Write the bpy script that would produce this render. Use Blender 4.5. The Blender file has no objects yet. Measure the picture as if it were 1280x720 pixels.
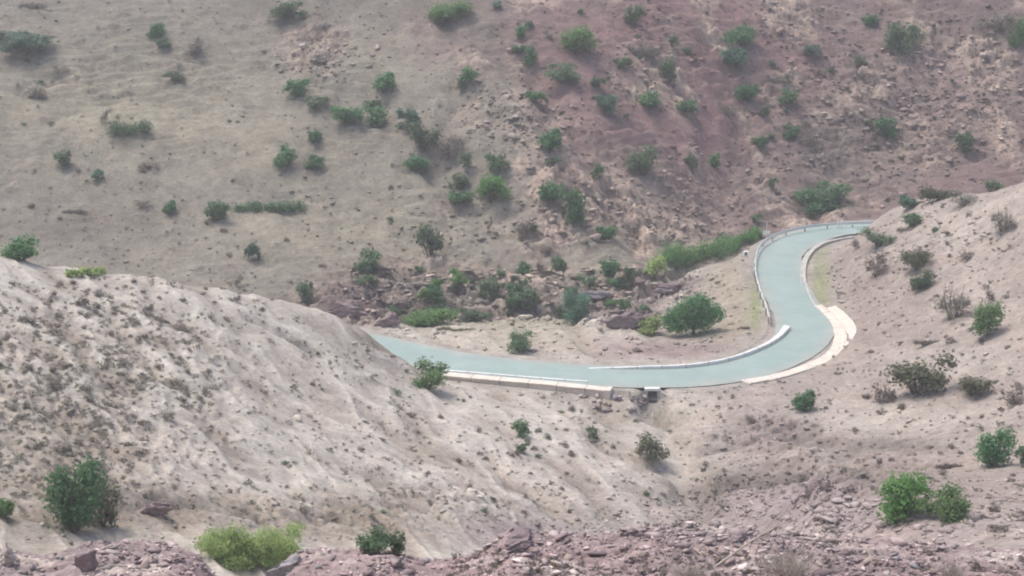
import numpy as _np
def _c(*v): return _np.array(v, _np.float32)
SPUR=_c(.378,.342,.296); SPUR_BROWN=_c(.255,.218,.176); SPUR_PALE=_c(.465,.43,.378); SPUR_PINK=_c(.36,.308,.268)
SLOPE=_c(.318,.273,.240); SLOPE_PINK=_c(.275,.224,.198); SLOPE_PALE=_c(.40,.357,.314)
VERGE=_c(.31,.272,.212); VERGE_PINK=_c(.265,.21,.192); GRASSY=_c(.23,.25,.13)
FAR_GREY=_c(.208,.19,.156); FAR_TAN=_c(.27,.245,.185); FAR_MAUVE=_c(.186,.139,.128); FAR_RED=_c(.208,.131,.125); FAR_ROCK=_c(.315,.25,.205); FAR_DARK=_c(.155,.137,.117)
PLUM=_c(.15,.112,.108); SHALE=_c(.285,.235,.228); SHALE_RED=_c(.28,.21,.203); SHALE_PALE=_c(.40,.345,.31)
ROAD_C=(.262,.335,.312); ROAD_E=(.34,.335,.30); ROAD_P=(.31,.34,.315)
HAZE=.00065
SKY_STR=.15; SUN_STR=1.5; SUN_ANGLE=22; EXPOSURE=.70
import bpy, math, random
import numpy as np

# ------------------------------------------------------------------ scene, camera
scene = bpy.context.scene
COL = scene.collection
F, CAM_Z, PITCH = 2567.0, 56.0, math.radians(15.5)
CP, SP = math.cos(PITCH), math.sin(PITCH)
cam_d = bpy.data.cameras.new('camera')
cam = bpy.data.objects.new('camera', cam_d); COL.objects.link(cam)
cam.location = (0, 0, CAM_Z); cam.rotation_euler = (math.radians(90) - PITCH, 0, 0)
cam_d.sensor_width = 36.0; cam_d.lens = 36.0 * F / 1280.0
cam_d.clip_start = 0.5; cam_d.clip_end = 9000
scene.camera = cam

def ray(px, py):
    X = (px - 640.0) / F; Y = (360.0 - py) / F
    return X, CP + Y * SP, -SP + Y * CP
def at_depth(px, py, D):
    x, y, z = ray(px, py); t = D / y
    return (x * t, D, CAM_Z + z * t)
def on_plane(px, py, z=0.0):
    x, y, dz = ray(px, py); t = (z - CAM_Z) / dz
    return (x * t, y * t, z)
def hidden(px, D, z):
    return ((px - 640.0) / F * D / CP, D, z)

# ------------------------------------------------------------------ noise
def _h(ix, iy, seed):
    ix = ix.astype(np.uint32); iy = iy.astype(np.uint32)
    n = ix * np.uint32(374761393) + iy * np.uint32(668265263) + np.uint32((seed * 974711 + 1013904223) & 0xffffffff)
    n = (n ^ (n >> np.uint32(13))) * np.uint32(1274126177)
    n = n ^ (n >> np.uint32(16))
    return (n & np.uint32(0xffffff)).astype(np.float32) / np.float32(16777215.0)
def vnoise(x, y, seed):
    xf = np.floor(x); yf = np.floor(y)
    ix = xf.astype(np.int64); iy = yf.astype(np.int64)
    u = (x - xf).astype(np.float32); v = (y - yf).astype(np.float32)
    def g(i, j):
        a = _h(ix + i, iy + j, seed) * np.float32(6.2831853)
        return np.cos(a) * (u - i) + np.sin(a) * (v - j)
    su = u * u * u * (u * (u * 6 - 15) + 10); sv = v * v * v * (v * (v * 6 - 15) + 10)
    a = g(0, 0); b = g(1, 0); c = g(0, 1); d = g(1, 1)
    return (a + su * (b - a) + sv * ((c + su * (d - c)) - (a + su * (b - a)))) * 1.5
def fbm(x, y, seed, octv=4, gain=0.5):
    s = 0; a = 1.0; n = 0
    for k in range(octv):
        s = s + a * vnoise(x * 2 ** k + 17.3 * k, y * 2 ** k - 9.1 * k, seed + k); n += a; a *= gain
    return s / n
def worley(x, y, seed):
    xf = np.floor(x); yf = np.floor(y)
    ix = xf.astype(np.int64); iy = yf.astype(np.int64)
    f1 = np.full(x.shape, 9.0, np.float32); f2 = f1.copy(); rid = np.zeros(x.shape, np.float32)
    tx = np.zeros(x.shape, np.float32); ty = tx.copy()
    for i in (-1, 0, 1):
        for j in (-1, 0, 1):
            cx = xf + i + 0.1 + 0.8 * _h(ix + i, iy + j, seed); cy = yf + j + 0.1 + 0.8 * _h(ix + i, iy + j, seed + 7)
            d = np.sqrt((x - cx) ** 2 + (y - cy) ** 2).astype(np.float32)
            r = _h(ix + i, iy + j, seed + 13)
            near = d < f1
            f2 = np.where(near, f1, np.minimum(f2, d)); rid = np.where(near, r, rid)
            tx = np.where(near, x - cx, tx); ty = np.where(near, y - cy, ty)
            f1 = np.where(near, d, f1)
    return f1, f2, rid, tx, ty
def sstep(a, b, x):
    t = np.clip((x - a) / (b - a), 0, 1); return t * t * (3 - 2 * t)

# ------------------------------------------------------------------ base relief: control points
V = [  # visible points (pixel, depth)
 # pale spur: crest and face
 (-120,312,148),(0,322,150),(60,335,152),(100,350,153),(200,350,156),(260,362,158),(370,385,163),(400,391,165),(430,399,167),(465,416.5,171),(490,449,172),
 (-120,450,128),(0,450,130),(0,560,114),(0,640,101),(200,450,139),(200,560,124),(200,640,109),(400,450,154),(400,520,142),(400,560,136),(400,600,129),(400,650,118),
 (500,478,163),(500,520,150),(500,600,136),(500,650,126),(600,490,168),(600,520,157),(600,560,147),(600,600,140),(600,650,131),
 (690,510,167),(700,560,152.5),(700,640,137),(760,508,167),(750,560,154),(750,640,139.5),(840,510,166),(840,560,157),(870,640,145),(300,400,154),(100,400,144),(500,560,141),
 # ground beyond the road: bank and gully
 (560,430,186),(650,440,183),(700,430,185),(780,430,183),(870,425,187),(480,398,203),(560,395,204),(640,392,206),(720,388,208),(780,375,212),
 (850,335,226),(900,308,235),(950,285,240),(900,380,200),(930,340,210),(880,330,222),(900,415,188),
 # slope beyond the road's outer bend
 (1075,283,227),(1065,300,219),(1100,265,222),(1150,247,216),(1240,240,208),(1280,228,203),(1400,205,195),
 (1060,385,191),(1050,340,203),(1100,340,197),(1200,340,188),(1280,340,181),(1400,340,172),(1100,420,180),(1200,420,172),(1280,420,166),
 (1000,500,166),(1100,480,167),(1200,480,161),(1280,480,157),(1000,540,158),(1100,560,152),(1200,560,148),(1280,560,143),
 (1000,600,147),(1000,618,128),(1000,642,106),(1130,600,140),(1130,635,115),(1130,655,98),(1200,635,112),(1280,600,128),(1280,635,108),(1280,658,95),(1400,600,124),(1400,650,98),(920,560,157),(920,612,146),(960,490,167),
 # purple shale ridge under the viewer
 (0,692,77),(130,680,78),(250,685,77),(330,692,76),(450,692,75),(600,690,74),(680,668,76),(760,672,77),(870,665,78),(1000,680,78),(1100,682,79),(1280,690,80),
 (0,720,70),(300,720,68),(640,720,66),(900,720,67),(1280,720,70),
]
for px, d0, s in ((-150,214,.40),(0,214,.41),(200,215,.42),(400,214,.43),(560,214,.44),(700,217,.46),(830,228,.48),(960,241,.50),(1080,247,.50),(1200,249,.50),(1400,249,.50)):
    pass
H = []
for px, d0, z0, s in ((-200,212,-3.5,.40),(0,214,-3.6,.41),(200,216,-3.6,.42),(400,215,-3.6,.43),(560,214,-3.2,.44),(700,216,-3,.46),(830,228,-3,.48),(960,243,-3,.50),(1080,248,-3,.50),(1200,249,-3,.50),(1450,250,-3,.50)):
    for k in (0, 10, 25, 45, 80):
        H.append(hidden(px, d0 + k, z0 + s * k * (0.55 if k == 10 else 0.9 if k == 25 else 1.0)))
H += [hidden(*a) for a in (
 # behind the pale spur
 (-120,162,12),(0,165,11),(100,167,8.5),(200,170,6.5),(300,172,4),(370,174,2.5),(430,176,1.5),(0,180,2),(200,184,-1),(-200,180,3),(0,190,-2),(200,190,-3),(-200,190,0),(350,188,-0.5),(420,184,0),
 # behind the slope on the far side
 (1130,240,-2),(1200,234,-1),(1280,228,0),(1400,222,1),(1200,222,3.5),(1280,216,5.5),
 # drop behind the shale ridge
 (200,90,14.5),(0,90,18),(-150,90,18),(400,90,13),(560,88,14),(640,88,14),(740,90,11),(840,92,11),(800,110,2.5),(850,118,0),(870,132,-2),
 (640,105,10),(720,115,4),(0,40,33.5),(640,40,33),(1280,40,33),(640,15,45.5),(300,15,45.5),(980,15,45.5),
)]
ctrl = np.array([at_depth(*p) for p in V] + H + [(0, 0, 54.3), (0, -40, 66), (40, 0, 54), (-40, 0, 54), (-45, 30, 40), (45, 30, 40)], float)
def tps_fit(c, lam=0.002):
    P = c[:, :2] / 50.0; n = len(P)
    d2 = ((P[:, None] - P[None]) ** 2).sum(-1)
    K = np.where(d2 > 0, d2 * np.log(d2 + 1e-12) * 0.5, 0) + lam * np.eye(n)
    A = np.zeros((n + 3, n + 3)); A[:n, :n] = K; A[:n, n] = 1; A[:n, n + 1:] = P; A[n, :n] = 1; A[n + 1:, :n] = P.T
    w = np.linalg.solve(A, np.r_[c[:, 2], 0, 0, 0]); return P, w
TP, TW = tps_fit(ctrl)
def tps(x, y):
    q = np.stack([x.ravel(), y.ravel()], -1) / 50.0; out = np.zeros(len(q)); n = len(TP)
    for i in range(0, len(q), 20000):
        b = q[i:i + 20000]
        d2 = ((b[:, None] - TP[None]) ** 2).sum(-1)
        out[i:i + 20000] = (d2 * np.log(d2 + 1e-12) * 0.5) @ TW[:n] + TW[n] + b @ TW[n + 1:]
    return out.reshape(x.shape)

# ------------------------------------------------------------------ polar sheet
R = np.concatenate([np.array([0.3, 2, 4, 7, 10, 14, 18, 23, 28, 34, 40, 46, 52]), np.arange(57, 64, .5),
                    np.arange(64, 100, .10), np.arange(100, 172, .15), np.arange(172, 300, .2),
                    300 + np.cumsum(0.25 * 1.06 ** np.arange(0, 110))])
R = R[R < 900]
A_in = np.radians(np.linspace(-18, 18, 880))
A_out = np.radians(np.concatenate([np.linspace(-180, -60, 40, endpoint=False), np.linspace(-60, -18, 60, endpoint=False)]))
A = np.concatenate([A_out, A_in, -A_out[::-1]]); A[-1] = math.pi; 
NA, NR = len(A), len(R)
AA, RR = np.meshgrid(A, R, indexing='ij')
GX = (RR * np.sin(AA)); GY = (RR * np.cos(AA))

def base_height():
    a = np.radians(np.concatenate([np.linspace(-180, -30, 31), np.linspace(-29, 29, 160), np.linspace(30, 180, 31)]))
    r = np.concatenate([np.linspace(0, 56, 15), np.linspace(58, 130, 50), np.linspace(131.5, 290, 110), np.linspace(295, 420, 14), np.geomspace(440, 2600, 14)])
    aa, rr = np.meshgrid(a, r, indexing='ij')
    x = rr * np.sin(aa); y = rr * np.cos(aa)
    prof = np.interp(rr, [0, 66, 120, 180, 215, 300, 400, 600, 900, 2600], [54, 27, 10, 0, 0, 36, 70, 95, 100, 85])
    w = (1 - sstep(math.radians(21), math.radians(48), np.abs(aa))) * (1 - sstep(285, 340, rr))
    near = 1 - sstep(40, 75, rr); 
    w = np.maximum(w, near * (1 - sstep(math.radians(30), math.radians(80), np.abs(aa))))
    t = np.clip(tps(x, y), -30, 120)
    back = 54 + rr * 0.25
    prof = np.where(np.abs(aa) > math.radians(100), np.minimum(back, 110), prof)
    h = w * t + (1 - w) * prof
    # bilinear onto the fine sheet
    ia = np.clip(np.searchsorted(a, A) - 1, 0, len(a) - 2); fa = np.clip((A - a[ia]) / (a[ia + 1] - a[ia]), 0, 1)
    ir = np.clip(np.searchsorted(r, R) - 1, 0, len(r) - 2); fr = (R - r[ir]) / (r[ir + 1] - r[ir])
    hr = h[:, ir] * (1 - fr) + h[:, ir + 1] * fr
    return hr[ia] * (1 - fa)[:, None] + hr[ia + 1] * fa[:, None]
GZ = base_height()

def column(az):
    i = int(np.clip(np.searchsorted(A, az) - 1, 0, NA - 2)); f = (az - A[i]) / (A[i + 1] - A[i])
    return GZ[i] * (1 - f) + GZ[i + 1] * f
def hit(px, py, rmin=57.0):
    x, y, z = ray(px, py); hr = math.hypot(x, y); az = math.atan2(x, y)
    c = column(az); zr = CAM_Z + R * z / hr
    ok = np.where((R > rmin) & (zr <= c))[0]
    if len(ok) == 0: return None
    k = ok[0]
    d0 = zr[k - 1] - c[k - 1]; d1 = c[k] - zr[k]
    f = 1.0 if d0 + d1 <= 0 or d0 < 0 else d0 / (d0 + d1)
    r = R[k - 1] + (R[k] - R[k - 1]) * f
    return (r * math.sin(az), r * math.cos(az), CAM_Z + r * z / hr)
def height(x, y):
    r = math.hypot(x, y); c = column(math.atan2(x, y)); return float(np.interp(r, R, c))

# ------------------------------------------------------------------ road line
def catmull(pts, n=14):
    p = [np.array(q, float) for q in pts]; p = [2 * p[0] - p[1]] + p + [2 * p[-1] - p[-2]]; out = []
    for i in range(1, len(p) - 2):
        for k in range(n):
            t = k / n
            out.append(0.5 * (2 * p[i] + (p[i + 1] - p[i - 1]) * t + (2 * p[i - 1] - 5 * p[i] + 4 * p[i + 1] - p[i + 2]) * t * t + (3 * p[i] - p[i - 1] - 3 * p[i + 1] + p[i + 2]) * t ** 3))
    out.append(p[-2]); return np.array(out)
road_px = [(330,402),(400,418),(475,434),(560,452),(650,463),(740,469.5),(830,471),(900,465.5),(955,450),(992,428),(1005,400),(990,365),(977,335),(986,311),(1022,294),(1062,287),(1120,284),(1190,287)]
C0 = catmull([on_plane(*p)[:2] for p in road_px])
# even spacing
seg = np.r_[0, np.cumsum(np.hypot(*np.diff(C0, axis=0).T))]
S = np.arange(0, seg[-1], 0.6)
C = np.stack([np.interp(S, seg, C0[:, 0]), np.interp(S, seg, C0[:, 1])], -1)
ker = np.hanning(9); ker /= ker.sum()
for k in (0, 1):
    C[:, k] = np.convolve(np.pad(C[:, k], 4, mode='edge'), ker, mode='valid')
T = np.gradient(C, axis=0); T /= np.linalg.norm(T, axis=1)[:, None]
N = np.stack([T[:, 1], -T[:, 0]], -1)       # right-hand side of travel (travel runs from the pale spur to the far bend)
HALF = 3.15
yref = on_plane(1000, 400)[1]; HW = HALF - .75 * sstep(yref - 4, yref + 8, C[:, 1])
def dist_poly(x, y, P):
    best = np.full(x.shape, 1e9); side = np.zeros(x.shape); arc = np.zeros(x.shape)
    L = 0.0
    for a, b in zip(P[:-1], P[1:]):
        d = b - a; l2 = (d ** 2).sum(); t = np.clip(((x - a[0]) * d[0] + (y - a[1]) * d[1]) / l2, 0, 1)
        qx = x - a[0] - t * d[0]; qy = y - a[1] - t * d[1]; dd = qx * qx + qy * qy
        m = dd < best; best = np.where(m, dd, best)
        arc = np.where(m, L + t * math.sqrt(l2), arc)
        side = np.where(m, np.sign(qx * d[1] - qy * d[0]), side); L += math.sqrt(l2)
    return np.sqrt(best), side, arc

# pixel under which each ground point would be seen from the viewpoint: soil zones are laid out with it, on the real sheet
_den = GY * CP - (GZ - CAM_Z) * SP
PX = 640 + F * GX / np.maximum(_den, 1e-3); PY = 360 - F * ((GZ - CAM_Z) * CP + GY * SP) / np.maximum(_den, 1e-3)
RB = np.interp(PX, [0, 470, 760, 830, 950, 1065, 1280], [188, 197, 206, 222, 238, 238, 226])
FAR = sstep(-4, 4, RR - RB)                               # the far hillside
INNER = (np.abs(AA) < math.radians(20)) & (RR > 57) & (RR < 330)
def blob(cx, cy, rx, ry, soft=1.0):
    return np.exp(-(((PX - cx) / rx) ** 2 + ((PY - cy) / ry) ** 2) * soft)

road_d = np.full(GX.shape, 99.0); road_side = np.zeros(GX.shape)
mk = INNER & (RR > 155) & (RR < 255)
_coarse = C[::4]
_d, _s, _ = dist_poly(GX[mk], GY[mk], _coarse); road_d[mk] = _d; road_side[mk] = _s
calm = sstep(3.5, 10, road_d)

# creases: ravines and ledges as world lines found on the undisplaced relief
creases = [  # pixels, depth, width
 ([(560,20),(610,50),(665,90),(700,150),(735,200),(775,260),(800,310)], 1.5, 2.6),
 ([(440,110),(500,150),(560,210),(610,260)], 1.2, 3.0),
 ([(575,110),(560,160),(540,200)], .9, 1.6),
 ([(900,60),(930,140),(905,215),(890,270)], 1.3, 2.8),
 ([(1200,60),(1130,150),(1060,215),(1010,270)], 1.2, 3.0),
 ([(30,110),(120,80),(200,92),(270,120)], .5, 1.2),
 ([(60,150),(160,118),(250,135)], .4, 1.0),
 ([(150,190),(260,230),(380,260),(500,300)], .7, 2.2),
 ([(440,395),(560,398),(700,390),(800,370),(870,330)], 2.2, 2.0),
 ([(470,345),(560,340),(640,352),(720,362)], .8, 1.0),
 ([(520,300),(600,322),(690,330)], .6, .9),
 ([(310,398),(350,418),(405,446)], .55, .5),
 ([(175,430),(205,470),(245,500)], .4, .8),
 ([(822,505),(832,530),(845,560),(858,600),(872,640)], 1.3, 1.7),
 ([(885,560),(960,548),(1030,556)], .9, 1.0),
 ([(880,600),(950,606),(1060,588)], 1.0, 1.1),
 ([(880,610),(960,590),(1060,575)], .7, 1.4),
 ([(900,545),(960,535),(1010,545)], .6, 1.0),
 ([(640,600),(700,615),(760,640)], .5, .8),
 ([(560,540),(640,590),(690,640)], .5, 1.6),
 ([(150,628),(230,632),(330,650),(430,655)], .9, 1.6),
 ([(1090,425),(1140,432)], .4, .5),
]
DZ = np.zeros(GX.shape)
for pxs, dep, wid in creases:
    w = [hit(*p) for p in pxs]; w = [q for q in w if q]
    P = catmull([q[:2] for q in w], 5)
    lo = P.min(0) - 4 * wid; hi = P.max(0) + 4 * wid
    m = INNER & (GX > lo[0]) & (GX < hi[0]) & (GY > lo[1]) & (GY < hi[1])
    wob = vnoise(GX[m] * .35, GY[m] * .35, 77) * wid * .8
    d, s, arc = dist_poly(GX[m] + wob, GY[m], P)
    DZ[m] -= dep * np.exp(-(d / wid) ** 2)

# general roughness
m = INNER
x = GX[m]; y = GY[m]; far = FAR[m]; cl = calm[m]
px = PX[m]; py = PY[m]
d = 1.0 * fbm(x / 26, y / 26, 3, 3) * (0.35 + .9 * far)
rid = 1 - np.abs(fbm(x / 9 + .5 * fbm(x / 9, y / 9, 5, 2), y / 14, 11, 3)) * 2.2
d += (rid - .55) * far * 0.28
d += 0.34 * fbm(x / 7, y / 7, 21, 3) + 0.12 * fbm(x / 2.0, y / 2.0, 31, 3) * (0.8 + .5 * far)
fgm = 1 - sstep(81, 87, RR[m])                        # shale ridge under the viewer
spm = (1 - far) * (1 - sstep(760, 900, px)) * (1 - fgm)
gu = px * .80 + py * .60; gv = -px * .60 + py * .80
gn = 1 - np.abs(fbm(gv / 38 + .5 * fbm(gu / 90, gv / 90, 45, 2), gu / 170, 43, 3)) * 2.3
d += spm * (gn - .5) * .38
leftface = (1 - far) * sstep(.16, .5, np.exp(-((px - 120) / 190) ** 2 - ((py - 500) / 120) ** 2))
d += leftface * 0.22 * (1 - np.abs(fbm(x / 1.6, y / 3.5, 41, 3)) * 2.4)
# rock masks
def pb(cx, cy, rx, ry): return np.exp(-((px - cx) / rx) ** 2 - ((py - cy) / ry) ** 2)
rock = np.zeros(x.shape)
patch = sstep(-.05, .45, fbm(x / 10, y / 12, 51, 3))
rock = np.maximum(rock, far * np.clip(1.2 * pb(1120, 150, 190, 100) + pb(640, 140, 60, 40) + 1.1 * pb(800, 80, 60, 60) + pb(660, 160, 80, 40) + 1.2 * pb(860, 250, 90, 60) + 1.0 * pb(720, 260, 90, 70)
     + pb(990, 20, 90, 30) + pb(380, 60, 60, 30) + .6 * pb(560, 290, 120, 70) + .8 * pb(1190, 90, 90, 60), 0, 1) * (.35 + .9 * patch))
rock = np.maximum(rock, far * .75 * patch * sstep(440, 640, px + .25 * (200 - py)))
rock = np.maximum(rock, far * .30 * sstep(.1, .5, fbm(x / 7, y / 9, 57, 3)))
rock = np.maximum(rock, np.clip((RR[m] > 186) * (1.3 * pb(450, 385, 70, 26) + 1.4 * pb(785, 393, 50, 22) + 1.3 * pb(820, 360, 60, 22) + 1.2 * pb(640, 385, 160, 26) + 1.1 * pb(580, 350, 140, 28)), 0, 1))
rock = np.maximum(rock, fgm * 1.0)
rock = np.maximum(rock, (1 - far) * (1 - fgm) * np.clip(1.1 * pb(1000, 610, 120, 22) + pb(960, 540, 50, 22) + .8 * pb(1040, 370, 24, 34) + .7 * pb(1090, 350, 40, 30) + .9 * pb(1080, 575, 120, 18) + .9 * pb(420, 655, 140, 22) + .8 * pb(150, 640, 130, 30)
      + .5 * pb(560, 630, 160, 30) + .5 * pb(1150, 300, 70, 22) + .5 * pb(1200, 540, 110, 26), 0, 1) * (.5 + .7 * patch))
rock = np.clip(rock, 0, 1) * sstep(3.6, 6.5, road_d[m])
rr_ = np.zeros(x.shape); 
k = rock > .04
xs = x[k] + .5 * fbm(x[k] / 2, y[k] / 2, 61, 2); ys = y[k] + .4 * fbm(x[k] / 2, y[k] / 2, 67, 2)
sc = np.where(fgm[k] > .5, .42, 1.0)
big = np.where((far[k] > .5), 1.35, 1.0)
fgk = fgm[k] > .5; shx = np.where(fgk, 2.6, 1.0)
f1, f2, rid1, tx, ty = worley(xs / (1.9 * sc * big * shx) + np.where(fgk, .35 * ys, 0), ys / (.95 * sc * big * np.where(fgk, 1.5, 1)), 71)
h1 = (rid1 - .35) * .75 * sc * np.clip((f2 - f1) * 3.2, 0, 1) + (tx * (rid1 - .5) - ty * .25) * .5 * sc
f1, f2, rid2, tx, ty = worley(xs / (.62 * sc), ys / (.42 * sc), 83)
h2 = (rid2 - .3) * .34 * sc * np.clip((f2 - f1) * 3.2, 0, 1) + (tx * (rid2 - .5)) * .2 * sc
rr_[k] = (h1 + h2) * rock[k] * np.where(fgm[k] > .5, .95, np.where(far[k] > .5, 2.0, 1.4))
# tilted strata: ledges where the beds crop out
zb = GZ[m]
def ledges(period, amp, tx_, ty_, seed, kz=1.0):
    t = (kz * zb + tx_ * x + ty_ * y) / period + .55 * fbm(x / 9, y / 9, seed, 3); fr = t - np.floor(t)
    return (np.clip(fr / .82, 0, 1) - sstep(.82, 1, fr) - .4) * amp
lm = far * np.clip(sstep(.0, .35, fbm(x / 14, y / 12, 141, 3)) * (.5 + .7 * sstep(560, 760, px)) + 1.0 * pb(150, 95, 150, 50) + .8 * pb(470, 350, 150, 40) + .9 * pb(1080, 120, 200, 80), 0, 1)
led = ledges(1.5, .75, .10, .02, 151) * lm + ledges(.55, .26, -.05, .03, 157) * lm
ln = (1 - far) * (1 - fgm) * np.clip(pb(1000, 590, 130, 36) + pb(960, 540, 60, 26) + .9 * pb(200, 635, 200, 26) + .8 * pb(420, 650, 150, 24) + .6 * pb(60, 520, 90, 70) + .5 * pb(560, 620, 140, 30) + .6 * pb(1130, 560, 100, 24)
     + .5 * sstep(.1, .4, fbm(x / 9, y / 9, 161, 3)), 0, 1)
rgt = sstep(800, 880, px)
led += ledges(.8, .36, .12, -.06, 163) * ln * (1 - rgt) + ledges(1.5, .46, .14, .42, 165, .25) * ln * rgt + ledges(.6, .2, .10, .36, 167, .2) * ln * rgt
d += led
DZ[m] += d * np.clip(cl + .06, 0, 1) + rr_
rockF = np.zeros(GX.shape, np.float32); rockF[m] = rock
ridF = np.zeros(GX.shape, np.float32); tmp = np.zeros(x.shape, np.float32); tmp[k] = (rid1 * .5 + rid2 * .5 - .5) * rock[k]; ridF[m] = tmp
far_out = (RR > 330)
DZ += np.where(far_out, sstep(330, 460, RR) * 9 * fbm(GX / 90, GY / 90, 91, 4), 0)
GZ = GZ + DZ
# notch in the shale ridge
GZ -= (2.0 * np.exp(-(((PX - 302) / 44) ** 2)) + .5 * np.exp(-(((PX - 560) / 60) ** 2)) + .45 * np.exp(-(((PX - 60) / 40) ** 2)) - .35 * np.exp(-(((PX - 640) / 26) ** 2)) + .4 * np.exp(-(((PX - 740) / 50) ** 2))) * (1 - sstep(80, 92, RR)) * INNER
# road bench
wq = 1 - sstep(3.75, 7.2, road_d)
GZ = GZ * (1 - wq) + (-0.03 - .12 * (1 - sstep(3.0, 3.2, road_d))) * wq
# culvert mouth: the bed drops below the road edge
cq = on_plane(815, 492, -.4)
GZ -= 1.15 * np.exp(-(((GX - cq[0]) / 1.3) ** 2 + ((GY - (cq[1] - 2.0)) / 2.6) ** 2) ** 2)
# below the parapet the bank falls away from the wall
_pw = np.array([on_plane(px_, py_, .05)[:2] for px_, py_ in ((556,467),(620,472.5),(690,478.5),(762,486))])
m = INNER & (np.abs(GX + 0) < 12) & (GY > 158) & (GY < 180)
_d, _s, _a = dist_poly(GX[m], GY[m], _pw)
GZ[m] -= np.where(_s > 0, 1, 0) * sstep(.1, .6, _d) * (1 - sstep(2.2, 6.5, _d)) * (.4 + .5 * np.clip(_a / 14, 0, 1)) * .55
# ------------------------------------------------------------------ soil colours (the ground's own colour, zone by zone, plus some plant shade)
def c3(*v): return np.array(v, np.float32)
soil = np.empty(GX.shape + (3,), np.float32); soil[:] = SPUR
def lay(col, w):
    soil[:] = soil + (col - soil) * np.clip(w, 0, 1)[..., None]
n1 = np.zeros(GX.shape); n2 = n1.copy(); n3 = n1.copy()
_x = GX[INNER]; _y = GY[INNER]
n1[INNER] = fbm(_x / 14, _y / 18, 101, 4); n2[INNER] = fbm(_x / 4.5, _y / 5, 111, 4); n3[INNER] = fbm(_x / 1.1, _y / 1.1, 121, 3)
oth = ~INNER
n1[oth] = fbm(GX[oth] / 60, GY[oth] / 60, 131, 3)
# slope beyond the outer bend
wr = sstep(820, 960, PX + n1 * 90) * (1 - FAR)
lay(SLOPE, wr)
lay(SLOPE_PINK, wr * np.clip(blob(1090, 390, 70, 60) * .9 + blob(1180, 600, 130, 30) * .8 + blob(960, 530, 70, 30) * .5, 0, 1))
lay(SLOPE_PALE, wr * np.clip(blob(1080, 525, 160, 26) + blob(1190, 285, 70, 26) * .7 + blob(1200, 450, 120, 16) * .6, 0, 1))
# shoulder of the pale spur, browner
wl = (1 - FAR) * np.clip(blob(80, 470, 170, 80) * .9 + blob(60, 610, 130, 60) * 1.0 + blob(200, 640, 160, 20) * .7 + blob(420, 650, 160, 22) * .7, 0, 1)
lay(SPUR_BROWN, wl * (.72 + .9 * n2 + .5 * n3))
lay(SPUR_PALE, (1 - FAR) * np.clip(blob(230, 440, 80, 70, .8) * .8 + blob(330, 540, 120, 45) * .8 + blob(30, 335, 60, 18) + blob(270, 500, 60, 14) + blob(520, 560, 100, 40) * .5, 0, 1) * (.7 + .6 * n2))
lay(SPUR_PINK, (1 - FAR) * np.clip(blob(640, 610, 120, 50) * .7 + blob(430, 520, 90, 40) * .3 + blob(780, 620, 90, 30) * .7 + blob(700, 505, 70, 14), 0, 1) * .8)
gF = np.zeros(GX.shape); gF[INNER] = (gn - .5) * spm
lay(SPUR_PALE, np.clip(gF * 1.9, 0, .85)); lay(SPUR_BROWN, np.clip(-gF * 1.3 - .08, 0, .7))
lay(SPUR_BROWN, (1 - FAR) * np.clip(blob(60, 605, 150, 55) + .9 * blob(220, 648, 220, 20) + .9 * blob(430, 668, 150, 18) + .5 * blob(40, 520, 90, 40), 0, .9) * np.clip(.85 + .8 * n2, 0, 1))  # brown earth, with the shade of the plants painted in
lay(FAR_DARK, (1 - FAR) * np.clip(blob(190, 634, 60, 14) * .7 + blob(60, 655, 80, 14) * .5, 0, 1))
# verge between road and gully
lay(VERGE, (1 - FAR) * sstep(3.2, 3.9, road_d) * np.clip(blob(925, 360, 40, 60) + blob(900, 410, 60, 16) * .6, 0, 1))
lay(VERGE, (1 - FAR) * np.clip(blob(650, 425, 150, 24) * .75, 0, 1) * np.clip(.8 + n2, 0, 1))
lay(VERGE_PINK, (1 - FAR) * np.clip(blob(830, 438, 90, 13) * 1.2, 0, 1))
lay(GRASSY, (1 - FAR) * np.clip(blob(1026, 350, 12, 36) + blob(946, 390, 9, 24) + .5 * blob(650, 405, 60, 12), 0, 1) * .8)
_sh = np.clip(sstep(5.6, 3.4, road_d) if False else (1 - sstep(3.6, 5.4, road_d + n2 * 1.5)), 0, 1)
lay(c3(.33, .30, .265), _sh * .75)
lay(GRASSY, (1 - FAR) * np.clip(blob(1026, 348, 11, 40) + blob(944, 385, 8, 26), 0, 1) * .75)
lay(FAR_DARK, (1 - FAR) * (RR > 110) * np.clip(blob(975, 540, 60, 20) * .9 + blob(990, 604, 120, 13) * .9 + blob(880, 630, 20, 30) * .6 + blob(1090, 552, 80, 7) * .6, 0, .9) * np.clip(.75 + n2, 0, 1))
# far hillside
fx = PX - 1.05 * PY + n1 * 150
wm = FAR * sstep(440, 640, fx)
lay(FAR_GREY, FAR)
lay(FAR_TAN, FAR * np.clip(blob(150, 130, 190, 60) + blob(420, 290, 200, 50) * .7 + blob(480, 60, 90, 40) * .6 + blob(320, 180, 100, 30) * .6, 0, 1) * (.8 + .5 * n2))
lay(FAR_MAUVE, wm)
lay(FAR_RED, wm * np.clip(blob(860, 60, 160, 90) * .9 + blob(900, 150, 110, 60) * .6 + blob(760, 250, 90, 60) * .5 + n1 * .9, 0, 1) * .9)
lay(FAR_ROCK, FAR * sstep(.15, .6, rockF) * (.75 + n2))
lay(FAR_DARK, FAR * np.clip(blob(400, 15, 130, 40) * .7 + blob(80, 290, 120, 30) * .7 + blob(1050, 190, 90, 50) * .5 + blob(480, 370, 90, 24) * .6 + blob(600, 60, 50, 60) * .3, 0, 1))
lay(FAR_DARK, sstep(188, 192, RR) * np.clip(blob(620, 378, 190, 24) + blob(520, 350, 120, 20) * .7, 0, 1) * (.6 + n2))
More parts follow.
